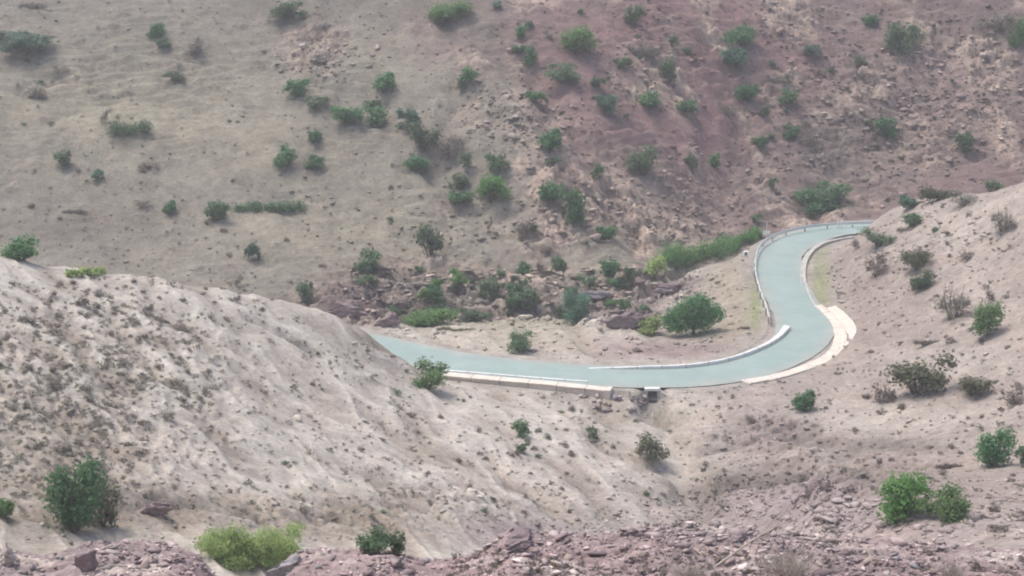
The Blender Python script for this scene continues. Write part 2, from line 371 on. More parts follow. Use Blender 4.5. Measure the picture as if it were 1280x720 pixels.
lay(PLUM, sstep(188, 192, RR) * np.clip(blob(440, 385, 60, 20) + blob(785, 394, 46, 18) + .8 * blob(830, 355, 50, 18), 0, 1) * .85)
# shale ridge under the viewer and the bands of shale above it
wf = (1 - sstep(82, 88, RR)) * np.where(INNER, 1, 0)
lay(SHALE, wf); lay(SHALE_RED, wf * np.clip(.35 + n1 * 1.6 + blob(820, 690, 200, 40) * .5, 0, 1)); lay(SHALE_PALE, wf * sstep(.05, .4, n2))
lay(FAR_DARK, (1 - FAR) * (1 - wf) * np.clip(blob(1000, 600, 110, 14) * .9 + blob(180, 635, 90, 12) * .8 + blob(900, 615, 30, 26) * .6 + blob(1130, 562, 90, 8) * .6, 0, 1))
lay(SHALE, (1 - FAR) * (1 - wf) * np.clip(.9 * blob(1000, 645, 170, 18) + .6 * blob(1150, 668, 130, 14) + blob(1010, 618, 110, 16) * .95 + blob(650, 668, 70, 20) + .6 * blob(960, 540, 50, 20), 0, 1))
lay(FAR_GREY, sstep(300, 420, RR) * .5); 
lay(SPUR, np.where(INNER, 0, .4) * (1 - wf))
tone = 1 + .22 * n2 + .16 * n3 + .10 * n1 + np.where(FAR > .5, 1.0, .6) * ridF
soil *= np.clip(tone, .55, 1.5)[..., None]

# ------------------------------------------------------------------ mesh helpers
def set_props(o, label=None, cat=None, group=None, kind=None):
    if label: o['label'] = label
    if cat: o['category'] = cat
    if group: o['group'] = group
    if kind: o['kind'] = kind
    return o
def build_mesh(name, verts, faces, mat, attr=None, smooth=False):
    """verts Nx3; faces: int array M x k (k 3 or 4) or list of lists."""
    me = bpy.data.meshes.new(name)
    verts = np.asarray(verts, np.float32)
    if isinstance(faces, np.ndarray):
        M, k = faces.shape
        me.vertices.add(len(verts)); me.vertices.foreach_set('co', verts.ravel())
        me.loops.add(M * k); me.loops.foreach_set('vertex_index', faces.astype(np.int32).ravel())
        me.polygons.add(M); me.polygons.foreach_set('loop_start', np.arange(0, M * k, k, dtype=np.int32))
        me.polygons.foreach_set('loop_total', np.full(M, k, np.int32))
        me.update(calc_edges=True)
    else:
        me.from_pydata([tuple(map(float, v)) for v in verts], [], faces); me.update()
    if attr:
        for an, data in attr.items():
            data = np.asarray(data, np.float32)
            if data.ndim == 1:
                at = me.attributes.new(an, 'FLOAT', 'POINT'); at.data.foreach_set('value', data)
            else:
                at = me.attributes.new(an, 'FLOAT_COLOR', 'POINT')
                at.data.foreach_set('color', np.c_[data, np.ones(len(data), np.float32)].ravel().astype(np.float32))
    if smooth: me.polygons.foreach_set('use_smooth', np.ones(len(me.polygons), bool))
    if mat: me.materials.append(mat)
    return me
def link(name, me, parent=None, loc=(0, 0, 0), rot=(0, 0, 0), sc=(1, 1, 1)):
    o = bpy.data.objects.new(name, me); COL.objects.link(o)
    o.location = loc; o.rotation_euler = rot; o.scale = sc
    if parent: o.parent = parent
    return o

# ------------------------------------------------------------------ materials
class NT:
    def __init__(s, name, rough=.9, spec=.2):
        s.m = bpy.data.materials.new(name); s.m.use_nodes = True; s.t = s.m.node_tree
        s.b = s.t.nodes['Principled BSDF']; s.b.inputs['Roughness'].default_value = rough
        s.b.inputs['Specular IOR Level'].default_value = spec
    def n(s, typ, **kw):
        o = s.t.nodes.new(typ)
        for k, v in kw.items():
            if k.startswith('i_'): o.inputs[k[2:].replace('_', ' ')].default_value = v
            else: setattr(o, k, v)
        return o
    def l(s, a, b): s.t.links.new(a, b)
    def noise(s, scale, detail=4, rough=.55, vec=None, dist=0):
        o = s.n('ShaderNodeTexNoise'); o.inputs['Scale'].default_value = scale; o.inputs['Detail'].default_value = detail
        o.inputs['Roughness'].default_value = rough; o.inputs['Distortion'].default_value = dist
        if vec: s.l(vec, o.inputs['Vector'])
        return o.outputs['Fac']
    def rng(s, val, a, b, c, d):
        o = s.n('ShaderNodeMapRange'); s.l(val, o.inputs['Value'])
        for k, v in zip(('From Min', 'From Max', 'To Min', 'To Max'), (a, b, c, d)): o.inputs[k].default_value = v
        return o.outputs['Result']
    def mix(s, fac, a, b, typ='MIX'):
        o = s.n('ShaderNodeMix', data_type='RGBA', blend_type=typ)
        for sock, v in ((o.inputs[0], fac), (o.inputs[6], a), (o.inputs[7], b)):
            if hasattr(v, 'is_linked'): s.l(v, sock)
            elif isinstance(v, (int, float)): sock.default_value = v
            else: sock.default_value = (*[float(q) for q in v[:3]], 1)
        return o.outputs[2]
    def scale(s, col, fac):
        o = s.n('ShaderNodeVectorMath', operation='SCALE'); 
        s.l(col, o.inputs[0]); s.l(fac, o.inputs['Scale']); return o.outputs[0]
    def bump(s, h, dist=.05, strength=.6):
        o = s.n('ShaderNodeBump'); o.inputs['Distance'].default_value = dist; o.inputs['Strength'].default_value = strength
        s.l(h, o.inputs['Height']); s.l(o.outputs[0], s.b.inputs['Normal'])
    def obj(s):
        return s.n('ShaderNodeTexCoord').outputs['Object']
def mat_ground():
    k = NT('ground_soil', .95, .1); v = k.obj()
    a = k.n('ShaderNodeAttribute', attribute_name='soil').outputs['Color']
    f1 = k.rng(k.noise(.55, 6, .62, v), .3, .7, .84, 1.16)
    f2 = k.rng(k.noise(2.6, 5, .65, v), .3, .7, .80, 1.18)
    sp = k.rng(k.noise(3.3, 3, .6, v, .6), .60, .70, 1.0, .62)      # small stones, dry litter
    lt = k.rng(k.noise(4.1, 2, .5, v), .64, .72, 1.0, 1.22)
    c = k.scale(k.scale(k.scale(k.scale(a, f1), f2), sp), lt)
    c = k.mix(k.rng(k.noise(.22, 4, .6, v), .45, .7, 0, .35), c, k.mix(1.0, c, (1.08, .97, .92), 'MULTIPLY'))
    k.l(c, k.b.inputs['Base Color'])
    k.bump(k.noise(2.2, 7, .7, v), .22, .7)
    return k.m
def mat_plain(name, col, var=.12, scale=3.0, rough=.85, dirt=None, bump=.02, spec=.25):
    k = NT(name, rough, spec); v = k.obj()
    f = k.rng(k.noise(scale, 5, .65, v), .3, .7, 1 - var, 1 + var)
    base = k.n('ShaderNodeRGB'); base.outputs[0].default_value = (*col, 1)
    c = k.scale(base.outputs[0], f)
    if dirt: c = k.mix(k.rng(k.noise(scale * .35, 5, .7, v), .42, .72, 0, dirt[1]), c, dirt[0])
    k.l(c, k.b.inputs['Base Color'])
    if bump: k.bump(k.noise(scale * 3, 5, .7, v), bump, .6)
    return k.m

M_GROUND = mat_ground()
idx = np.arange(NA * NR).reshape(NA, NR)
quads = np.stack([idx[:-1, :-1], idx[1:, :-1], idx[1:, 1:], idx[:-1, 1:]], -1).reshape(-1, 4)
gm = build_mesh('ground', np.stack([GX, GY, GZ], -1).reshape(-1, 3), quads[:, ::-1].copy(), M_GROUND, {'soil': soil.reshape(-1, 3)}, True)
ground = link('ground', gm); ground['kind'] = 'structure'

# ------------------------------------------------------------------ world and sun
w = bpy.data.worlds.new('World'); scene.world = w; w.use_nodes = True
wt = w.node_tree; sky = wt.nodes.new('ShaderNodeTexSky'); sky.sky_type = 'NISHITA'; sky.sun_disc = False
SUN_EL, SUN_AZ = math.radians(68), math.radians(-65)      # azimuth from +y towards +x
sky.sun_elevation = SUN_EL; sky.sun_rotation = SUN_AZ; sky.dust_density = 4.0; sky.air_density = 1.0
wt.links.new(sky.outputs[0], wt.nodes['Background'].inputs[0]); wt.nodes['Background'].inputs[1].default_value = SKY_STR
sd = bpy.data.lights.new('sun', 'SUN'); sd.energy = SUN_STR; sd.angle = math.radians(SUN_ANGLE); sd.color = (1, .95, .88)
so = bpy.data.objects.new('sun', sd); COL.objects.link(so)
so.rotation_euler = (math.radians(90) - SUN_EL, 0, math.pi - SUN_AZ)
so.location = (-60, 120, 160)
scene.view_settings.view_transform = 'Standard'; scene.view_settings.look = 'None'
scene.view_settings.exposure = EXPOSURE; scene.view_settings.gamma = 1.0; scene.cycles.filter_width = 2.0

# ------------------------------------------------------------------ road
def off(i, o): return C[i] + N[i] * o
def ribbon(rows):
    """rows: list of (M,3) arrays -> verts, quads along them"""
    a = np.stack(rows, 1); n, m, _ = a.shape
    ii = np.arange(n * m).reshape(n, m)
    q = np.stack([ii[:-1, :-1], ii[:-1, 1:], ii[1:, 1:], ii[1:, :-1]], -1).reshape(-1, 4)
    return a.reshape(-1, 3), q
def mat_road():
    k = NT('road_surface', .8, .3); v = k.obj()
    ac = k.n('ShaderNodeAttribute', attribute_name='across').outputs['Fac']
    f = k.rng(k.noise(.35, 5, .6, v), .3, .7, .90, 1.10)
    f2 = k.rng(k.noise(6, 4, .6, v), .3, .7, .95, 1.05)
    e = k.n('ShaderNodeMath', operation='ADD'); k.l(ac, e.inputs[0]); k.l(k.rng(k.noise(.5, 4, .6, v), .3, .7, -.22, .22), e.inputs[1])
    c = k.mix(k.rng(e.outputs[0], .60, 1.0, 0, .8), ROAD_C, ROAD_E)
    c = k.mix(k.rng(k.noise(.16, 3, .5, v), .5, .66, 0, .30), c, ROAD_P)
    tr = k.n('ShaderNodeMath', operation='PINGPONG'); k.l(ac, tr.inputs[0]); tr.inputs[1].default_value = .32
    c = k.mix(k.rng(tr.outputs[0], .20, .32, 0, .22), c, (.27, .33, .325))
    c = k.mix(k.rng(k.noise(.9, 5, .7, v, 1.2), .58, .72, 0, .35), c, (.30, .33, .315))
    k.l(k.scale(k.scale(c, f), f2), k.b.inputs['Base Color']); k.bump(k.noise(14, 3, .6, v), .01, .4)
    return k.m
offs = np.array([-HALF, -2.4, -1.2, 0, 1.2, 2.4, HALF])
wob = .18 * fbm(S / 3, S * 0, 201, 3)
_kp = np.array(on_plane(968, 436)[:2]); LW = .96 - .30 * np.exp(-((np.hypot(*(C - _kp).T)) / 9.0) ** 2)
rows = []
for o in offs:
    oo = (o * (1 - (1 - HW / HALF) * 1.45) if o > 0 else o * LW) + (wob * np.sign(o) if abs(o) == HALF else 0)
    p = C + N * (np.broadcast_to(oo, S.shape)[:, None]); rows.append(np.c_[p, .03 + .05 * (1 - (o / HALF) ** 2) + np.zeros(len(p))])
v_, q_ = ribbon(rows)
road = link('road', build_mesh('road', v_, q_[:, ::-1].copy(), mat_road(), {'across': np.tile(np.abs(offs) / HALF, len(C))}, True)); road['kind'] = 'structure'
# ------------------------------------------------------------------ foliage
def mat_leaf(name, lo, hi, trans=.25, dusty=.38):
    k = NT(name, .75, .15)
    t = k.n('ShaderNodeAttribute', attribute_name='tint').outputs['Fac']
    c = k.mix(t, lo, hi); rnd = k.n('ShaderNodeObjectInfo').outputs['Random']
    c = k.scale(c, k.rng(rnd, 0, 1, .82, 1.22)); dm = k.n('ShaderNodeMath', operation='PINGPONG'); k.l(rnd, dm.inputs[0]); dm.inputs[1].default_value = .13
    c = k.mix(k.rng(dm.outputs[0], 0, .13, 0, dusty), c, (.19, .19, .135)); k.l(c, k.b.inputs['Base Color'])
    tr = k.n('ShaderNodeBsdfTranslucent'); k.l(c, tr.inputs['Color'])
    ms = k.n('ShaderNodeMixShader'); ms.inputs[0].default_value = trans
    k.l(k.b.outputs[0], ms.inputs[1]); k.l(tr.outputs[0], ms.inputs[2])
    k.l(ms.outputs[0], k.t.nodes['Material Output'].inputs['Surface']); return k.m
LEAF = {
 'vivid': mat_leaf('leaf_vivid', (.095, .23, .075), (.20, .36, .13), .45, .05),
 'green': mat_leaf('leaf_green', (.075, .20, .085), (.16, .31, .14), .48),
 'bright': mat_leaf('leaf_bright', (.10, .24, .072), (.205, .36, .12), .48),
 'blue': mat_leaf('leaf_bluegreen', (.085, .185, .125), (.16, .28, .195), .45),
 'dull': mat_leaf('leaf_dull', (.10, .175, .092), (.185, .27, .15), .48),
 'olive': mat_leaf('leaf_olive', (.11, .125, .07), (.20, .21, .13), .35),
 'lime': mat_leaf('leaf_lime', (.27, .37, .13), (.39, .49, .20), .5, .15),
 'brown': mat_leaf('leaf_brown', (.17, .14, .118), (.28, .235, .205), .35),
 'grey': mat_leaf('leaf_grey', (.25, .225, .19), (.38, .35, .305), .4),
}
M_BARK = mat_plain('bark', (.13, .10, .08), .25, 6)
M_DEAD = mat_plain('dead_wood', (.42, .36, .31), .2, 8)

def leaves(rng, pts, nrm, size, aspect=.62, flop=.8):
    n = len(pts)
    d = nrm + rng.normal(0, flop, (n, 3)); d /= np.linalg.norm(d, axis=1)[:, None] + 1e-9
    u = np.cross(d, rng.normal(0, 1, (n, 3))); u /= np.linalg.norm(u, axis=1)[:, None] + 1e-9
    v = np.cross(d, u)
    s = size * rng.uniform(.6, 1.3, n)[:, None]
    bend = d * s * .18
    q = np.stack([pts - u * s, pts - v * s * aspect + bend, pts + u * s, pts + v * s * aspect + bend], 1)
    return q.reshape(-1, 3), np.arange(4 * n).reshape(n, 4)
def crown_points(rng, n, lobes, shell=.55, gap=.25):
    """lobes: (cx,cy,cz,rx,ry,rz). returns points, normals, tint"""
    L = np.array(lobes, float); vol = (L[:, 3] * L[:, 4] * L[:, 5]) ** .67; vol /= vol.sum()
    P = []; Nn = []; Tn = []
    lt = rng.uniform(-.22, .22, len(L))
    freq = 2.6 / max(L[:, 3].max(), .3)
    ph = rng.uniform(0, 50, 3)
    while sum(map(len, P)) < n:
        m = int(n * 1.3)
        i = rng.choice(len(L), m, p=vol)
        d = rng.normal(0, 1, (m, 3)); d /= np.linalg.norm(d, axis=1)[:, None]
        r = rng.uniform(0, 1, m) ** shell * (1 + .16 * rng.normal(0, 1, m))
        p = L[i, :3] + d * r[:, None] * L[i, 3:]
        nn = vnoise(p[:, 0] * freq + ph[0] + p[:, 2] * 1.7 * freq, p[:, 1] * freq + ph[1] - p[:, 2] * freq, 5)
        keep = (p[:, 2] > .03) & (nn > -gap - rng.uniform(0, .3, m))
        P.append(p[keep]); Nn.append(d[keep]); Tn.append((.5 + lt[i] + .5 * nn + rng.normal(0, .16, m))[keep])
    return np.concatenate(P)[:n], np.concatenate(Nn)[:n], np.clip(np.concatenate(Tn)[:n], 0, 1)
def foliage_mesh(seed, mat, lobes, n, size, shell=.5, gap=.25, flop=.8):
    rng = np.random.default_rng(seed)
    p, d, t = crown_points(rng, n, lobes, shell, gap)
    v, f = leaves(rng, p, d, size, .62, flop)
    return build_mesh('foliage', v, f, mat, {'tint': np.repeat(t, 4)})
def tube(path, radii, k=5):
    P = np.array(path, float); V_ = []; F_ = []
    for i, p in enumerate(P):
        t = P[min(i + 1, len(P) - 1)] - P[max(i - 1, 0)]; t /= np.linalg.norm(t) + 1e-9
        a = np.cross(t, (0.3, 1, .2)); a /= np.linalg.norm(a); b = np.cross(t, a)
        for j in range(k):
            an = 2 * math.pi * j / k; V_.append(p + (a * math.cos(an) + b * math.sin(an)) * radii[i])
    for i in range(len(P) - 1):
        for j in range(k):
            F_.append((i * k + j, i * k + (j + 1) % k, (i + 1) * k + (j + 1) % k, (i + 1) * k + j))
    F_.append(tuple(range(k))[::-1]); F_.append(tuple((len(P) - 1) * k + j for j in range(k)))
    return V_, F_
def join(parts):
    V_ = []; F_ = []
    for v, f in parts:
        o = len(V_); V_ += list(v); F_ += [tuple(i + o for i in q) for q in f]
    return V_, F_
def stems_mesh(seed, w, h, n, r0, mat, name='stem'):
    rng = np.random.default_rng(seed); ps = []
    for i in range(n):
        a = rng.uniform(0, 6.28); e = rng.uniform(.25, .85) * w * .5
        base = np.array([rng.normal(0, .05 * w), rng.normal(0, .05 * w), -.15]); top = np.array([math.cos(a) * e, math.sin(a) * e, h * rng.uniform(.55, .95)])
        mid = base * .5 + top * .5 + rng.normal(0, .06 * w, 3)
        ps.append(tube([base, mid, top], [r0, r0 * .65, r0 * .25], 4))
    v, f = join(ps); return build_mesh(name, v, f, mat)

# unit shrubs: 1 m wide footprint, 1 m high; scaled when placed
def bush_lobes(rng, k, flat=False, tall=False):
    L = [(rng.uniform(-.08, .08), rng.uniform(-.08, .08), .40, rng.uniform(.26, .34), rng.uniform(.26, .34), rng.uniform(.34, .42))]
    for i in range(k):
        a = 6.28 * i / k + rng.uniform(-.4, .4); e = rng.uniform(.16, .38)
        r = rng.uniform(.13, .25)
        L.append((math.cos(a) * e, math.sin(a) * e, rng.uniform(.16, .78), r, r, r * rng.uniform(.9, 1.4)))
    return L
FORMS = {}
def hash_kind(k): return sum(ord(c) * (i + 3) for i, c in enumerate(k))
def forms(kind):
    """four leaf meshes of one kind of shrub, two leaf counts"""
    if kind in FORMS: return FORMS[kind]
    out = {}
    spec = {'green': (.42, .5), 'bright': (.42, .5), 'blue': (.40, .5), 'dull': (.32, .62), 'olive': (.32, .62), 'lime': (.28, .5), 'brown': (.14, .7), 'grey': (.12, .75)}[kind]
    for big in (0, 1):
        ms = []
        for s in range(4):
            rng = np.random.default_rng(hash_kind(kind) + s * 10 + big)
            L = bush_lobes(rng, 5 + s % 3 + 2 * big)
            n = (2100 if big else 760); size = (.036 if big else .060)
            if kind in ('brown', 'grey'): n = int(n * .7); size *= .75
            if kind in ('dull', 'olive'): n = int(n * .8)
            ms.append(foliage_mesh(hash_kind(kind) + 100 + s + big * 7, LEAF[kind], L, n, size, spec[1], spec[0]))
        out[big] = ms
    FORMS[kind] = out; return out

STEM_FORM = [stems_mesh(40 + i, .8, .8, 7, .018, M_BARK) for i in range(3)]
DEADSTEM_FORM = [stems_mesh(60 + i, 1.0, 1.0, 14, .014, mat_plain('grey_twig', (.20, .17, .15), .2, 6)) for i in range(2)]

# (pixel x, pixel y of the middle, width, height, kind, label)
SHRUBS = [
 (30,52,66,34,'blue','wide low blue-green thicket spreading along the far hillside, beside the upper left picture edge'),
 (40,6,30,10,'grey','faint grey-brown shrub cut by the top edge above the wide blue-green thicket'),
 (197,40,22,18,'green','upper of two small green shrubs stacked on the tan ledges of the far hillside'),
 (204,54,20,13,'blue','lower paler one of two small shrubs stacked on the tan ledges'),
 (243,60,24,24,'grey','grey leafless shrub beside the two stacked green shrubs on the tan ledges'),
 (218,95,22,14,'dull','small dark flat shrub just under the tan ledges of the far hillside'),
 (163,160,42,19,'green','lone green wedge-shaped low shrub on the bare beige hillside below the ledges'),
 (132,147,13,16,'brown','small brown upright shrub above the green wedge-shaped shrub'),
 (360,12,42,26,'dull','broad dull green shrub at the top edge above the dark bare patch'),
 (370,110,28,24,'green','dark green shrub at the head of a row of three, far hillside'),
 (396,130,26,20,'dull','faded grey-green shrub in the middle of a row of three, far hillside'),
 (436,145,36,25,'green','dark green shrub ending the row of three, touching a rounder one'),
 (469,146,28,25,'green','round dark green shrub touching its wider neighbour at the end of the row'),
 (480,104,28,25,'green','compact dark green shrub above the touching pair on the far hillside'),
 (465,129,18,11,'dull','tiny pale shrub between the compact dark shrub and the touching pair'),
 (393,170,18,18,'green','small bright-edged shrub directly above the two round shrubs on beige soil'),
 (355,198,26,26,'green','rounder taller one of two green shrubs side by side on beige soil'),
 (394,204,24,20,'green','lower paler one of two green shrubs side by side on beige soil'),
 (185,206,30,14,'brown','flat brown scrubby shrub on the beige hillside under the wedge-shaped shrub'),
 (80,198,26,22,'dull','faint dull green shrub standing on a thin stem on the beige hillside'),
 (122,220,16,14,'blue','tiny blue-green shrub with dark foot below the faint stemmed shrub'),
 (73,86,20,12,'grey','small grey shrub just under the wide blue-green thicket'),
 (45,114,30,20,'grey','wide grey washed-out shrub among the tan strata of the far hillside'),
 (556,14,50,32,'bright','big bright green shrub at the top edge, heading the diagonal ravine'),
 (652,41,14,18,'green','slim small shrub above the two shrubs strung along the diagonal ravine'),
 (650,61,26,15,'dull','upper dull shrub strung along the diagonal ravine'),
 (663,75,15,23,'green','narrow dark green shrub strung lowest along the upper ravine'),
 (719,50,40,37,'bright','large two-toned green shrub on the pink soil beyond the diagonal ravine'),
 (702,91,42,27,'dull','broad dusty green shrub below the large two-toned shrub'),
 (669,119,25,15,'green','small rounded shrub atop a patch of pale broken stones'),
 (586,95,22,18,'green','dark shrub with a trailing faded one at its foot, above the stone scree'),
 (577,108,13,16,'dull','narrow faded shrub at the foot of the dark one above the stone scree'),
 (512,152,28,27,'blue','dark blue-green shrub leaning over the largest dull shrub of the hillside gully'),
 (529,173,38,36,'dull','largest dull green shrub in the hillside gully, next to a brown bush'),
 (520,205,29,20,'green','dark low shrub just below the largest dull shrub of the gully'),
 (560,186,32,24,'brown','brown withered bush beside the largest dull shrub of the gully'),
 (583,201,15,18,'dull','thin grey-green shrub between the withered bush and a dark green one'),
 (622,204,26,24,'green','compact dark green shrub above the brighter round shrub'),
 (614,235,38,36,'bright','bright round shrub in the middle of the far hillside'),
 (574,227,26,22,'dull','faded upper half of a stacked pair beside the bright round shrub'),
 (576,246,32,20,'green','dark lower shrub of a stacked pair beside the bright round shrub'),
 (686,177,32,29,'green','isolated round green shrub on reddish soil, middle of the far hillside'),
 (690,201,18,11,'dull','small faint scrub directly under the isolated round shrub'),
 (687,239,32,28,'green','green shrub beside the tall dark one at the top of the red rock patch'),
 (717,262,29,44,'green','tall dark green shrub standing before the red rock patch'),
 (757,290,26,20,'green','small green shrub tucked among red rocks below the tall dark shrub'),
 (792,22,24,26,'dull','grey-green shrub at the top of a patch of pale strata'),
 (842,52,13,15,'dull','little shrub at the side of the pale strata patch near the top'),
 (836,91,22,28,'dull','upright faded shrub at the foot of the pale strata patch'),
 (798,64,38,16,'grey','low grey scrub running along the pale strata'),
 (778,80,18,16,'dull','small tuft-like shrub under the grey scrub on the pale strata'),
 (811,124,30,24,'green','vivid compact green shrub on the pink slope, beside a small round one'),
 (860,134,24,20,'green','small round green shrub next to the vivid compact one on the pink slope'),
 (746,104,18,16,'dull','dim shrub above a paler wider one along the middle of the slope'),
 (756,131,26,26,'blue','pale blue-green shrub under the dim one, left of the vivid compact shrub'),
 (803,203,40,38,'dull','large dark grey-green shrub over a shadowed hollow of the far hillside'),
 (746,217,15,22,'dull','slender grey-green shrub alone on brown rubble'),
 (924,45,38,24,'green','upper leaning shrub of a pair on bare pink soil near the top'),
 (920,72,32,26,'blue','lower bluish shrub of a pair on bare pink soil near the top'),
 (934,115,36,22,'green','dark wide shrub below the pair on bare pink soil'),
 (984,121,24,18,'green','compact round shrub beside the dark wide one on pink soil'),
 (979,96,26,13,'grey','grey dry scrub between the pink-soil pair and the compact round shrub'),
 (1016,63,22,16,'blue','small pale green shrub on the stony slope between pink soil and big shrub'),
 (1088,25,22,17,'green','small green shrub just above the biggest shrub of the stony slope'),
 (1127,50,46,44,'dull','biggest shrub of the stony slope, grey-green and feathery'),
 (1246,27,42,26,'grey','hazy grey-brown shrub at the top beside a brighter one at the edge'),
 (1275,47,24,34,'bright','bright green shrub cut by the picture edge high on the stony slope'),
 (1023,90,18,12,'brown','brown dry bush on the stony slope beside the grey scrub'),
 (988,165,22,18,'green','green shrub with a brown dry bush at its foot, on dark pink soil'),
 (1011,174,17,13,'brown','brown dry bush at the foot of a green shrub on dark pink soil'),
 (1006,153,12,9,'brown','very small dark brown bush above the green shrub on dark pink soil'),
 (951,177,18,18,'green','pale-footed small shrub alone left of the green and brown pair'),
 (956,141,13,15,'dull','little dull shrub below the compact round one on pink soil'),
 (910,138,20,15,'grey','faint grey shrub beside the small round green one on the pink slope'),
 (1107,161,28,24,'green','flat-topped green shrub in the middle of the dark stony slope'),
 (1206,178,28,28,'dull','dim straggly shrub on tan stones of the far hillside'),
 (894,203,13,20,'green','small upright green shrub at the side of the tan rock band'),
 (865,204,14,18,'dull','pale dusty shrub beside the small upright one at the tan rock band'),
 (966,230,12,14,'dull','small dark shrub above the road bend on the pink slope'),
 (1024,248,60,40,'green','big wide green bush right above the far end of the guard rail'),
 (1175,243,40,17,'olive','olive bush lying along the skyline of the nearer stony slope'),
 (1240,232,26,18,'dull','grey-green bush highest on the skyline of the nearer stony slope'),
 (1206,247,44,20,'grey','grey bush on the nearer slope just below its skyline'),
 (1135,253,26,18,'blue','blue-green bush half hidden behind the skyline above the far road'),
 (25,312,50,32,'green','dark green bush peeping over the crest of the pale spur'),
 (212,260,18,18,'green','small green shrub on grey soil, neighbour of a rounder one'),
 (270,266,28,25,'green','round green shrub on grey soil beside the low row of joined shrubs'),
 (336,256,74,22,'green','long low row of joined dark green shrubs on the far hillside'),
 (178,254,20,10,'brown','thin brown shrub on grey soil above the pale spur'),
 (94,263,26,8,'brown','flat brown scrub on the shaded grey soil'),
 (316,316,18,24,'blue','lone bluish shrub on bare grey soil above the pale spur'),
 (383,366,26,30,'dull','loose dull green shrub beside the plum rocks at the gully'),
 (296,352,16,16,'grey','faint grey shrub behind the crest of the pale spur'),
 (536,303,30,40,'dull','tall loose dull green shrub with bare twigs alone on beige hillside'),
 (657,285,26,22,'brown','brown dry bush on the stony lower hillside'),
 (684,310,20,10,'brown','thin brown scrub along a ledge in the lower hillside'),
 (611,284,9,13,'brown','tiny upright brown bush on the lower hillside'),
 (677,336,17,18,'brown','brown bush touching a small round green shrub near the gully'),
 (699,332,18,18,'green','small round green shrub just above the gully'),
 (761,335,24,26,'green','green shrub beside the grey slab ledge over the gully'),
 (788,342,18,16,'dull','dull little shrub between the green one and the lime one at the gully'),
 (816,336,28,26,'lime','lime-green shrub at the start of the long green thicket'),
 (653,369,36,32,'dull','wide dull green shrub on the near side of the gully bank'),
 (534,394,58,30,'bright','wide fresh green bush growing beside the plum rocks in the gully'),
 (591,392,40,21,'dull','low dull bush next to the wide fresh green one in the gully'),
 (722,387,38,34,'blue','blue-grey leafy bush in the gully beside the plum rock face'),
 (648,428,34,28,'dull','pale thin shrub on the bank just above the straight of the road'),
 (570,410,40,9,'olive','low strip of olive scrub on the bank below the wide fresh green bush'),
 (537,473,43,34,'bright','rounded green bush at the end of the cream parapet by the road'),
 (811,409,28,24,'lime','yellowish sapling-like shrub beside the big round tree'),
 (1147,322,38,32,'olive','upper olive-green bush of a stacked pair on the slope over the bend'),
 (1152,351,34,27,'dull','lower grey-green bush of a stacked pair on the slope over the bend'),
 (1095,335,26,26,'brown','brown bush on the cut slope inside the upper bend'),
 (1098,298,36,24,'dull','faded bush on the crest right above the far end of the road'),
 (1070,305,12,16,'grey','small grey bush where the far road meets the slope'),
 (1142,274,32,20,'dull','hazy green bush on the crest behind the far road'),
 (1253,275,36,30,'grey','windswept grey-green bush on the nearer slope under its skyline'),
 (1208,318,24,11,'brown','flat brown bush on the stony slope above the bend'),
 (1234,400,36,44,'bright','upright bright green bush with a brown top, on the slope beyond the bend'),
 (1236,370,14,20,'brown','dark brown dead bush standing right behind the upright bright green one'),
 (1192,380,44,44,'grey','leafless mauve-grey bush beside the upright bright green one'),
 (1186,424,14,12,'brown','dark brown tuft-like bush below the leafless mauve-grey one'),
 (1159,427,28,10,'brown','flat brown bush lying in front of the leafless mauve-grey one'),
 (1150,468,70,56,'olive','large olive bush with bare stems showing, on the open slope'),
 (1216,480,46,33,'olive','low dense olive bush next to the large one with bare stems'),
 (1003,502,30,28,'green','compact dark green bush alone just below the cream apron'),
 (1102,492,32,28,'brown','grey-brown twiggy bush beside the large olive bush'),
 (1266,495,30,24,'brown','brown bush at the picture edge beside the low dense olive one'),
 (1241,563,48,50,'green','straggly green bush with a pointed top, near the picture edge'),
 (1277,572,14,28,'dull','pale bush cut by the picture edge beside the straggly green one'),
 (1130,621,62,66,'bright','larger leafier one of two bright green bushes growing together'),
 (1188,630,56,44,'bright','smaller lower one of two bright green bushes growing together'),
 (1188,581,32,11,'brown','low brown bush behind the two bright green bushes'),
 (1248,658,26,16,'brown','brown bush on pink soil past the two bright green bushes'),
 (652,536,22,20,'green','small fresh green bush on the pale slope below the cream parapet'),
 (652,560,15,14,'dull','dull little bush right under the small fresh green one'),
 (813,558,36,36,'olive','olive bush with leaning twigs in the drainage below the culvert'),
 (741,542,17,17,'dull','small grey-green bush between the stone pile and the olive bush'),
 (467,675,46,34,'green','dark green bush behind the shale ridge at the bottom'),
 (497,680,30,36,'dull','faded half-dry bush against the dark green one at the bottom'),
 (95,626,76,92,'green','tall dark green bush in the lower corner of the pale spur'),
 (128,630,50,66,'olive','thin olive-grey bush leaning on the tall dark green one'),
 (5,638,30,28,'bright','green bush cut by the picture edge beside the tall dark one'),
]
SPECIAL = {'wide low blue-green', 'long low row'}
prng = np.random.default_rng(7)
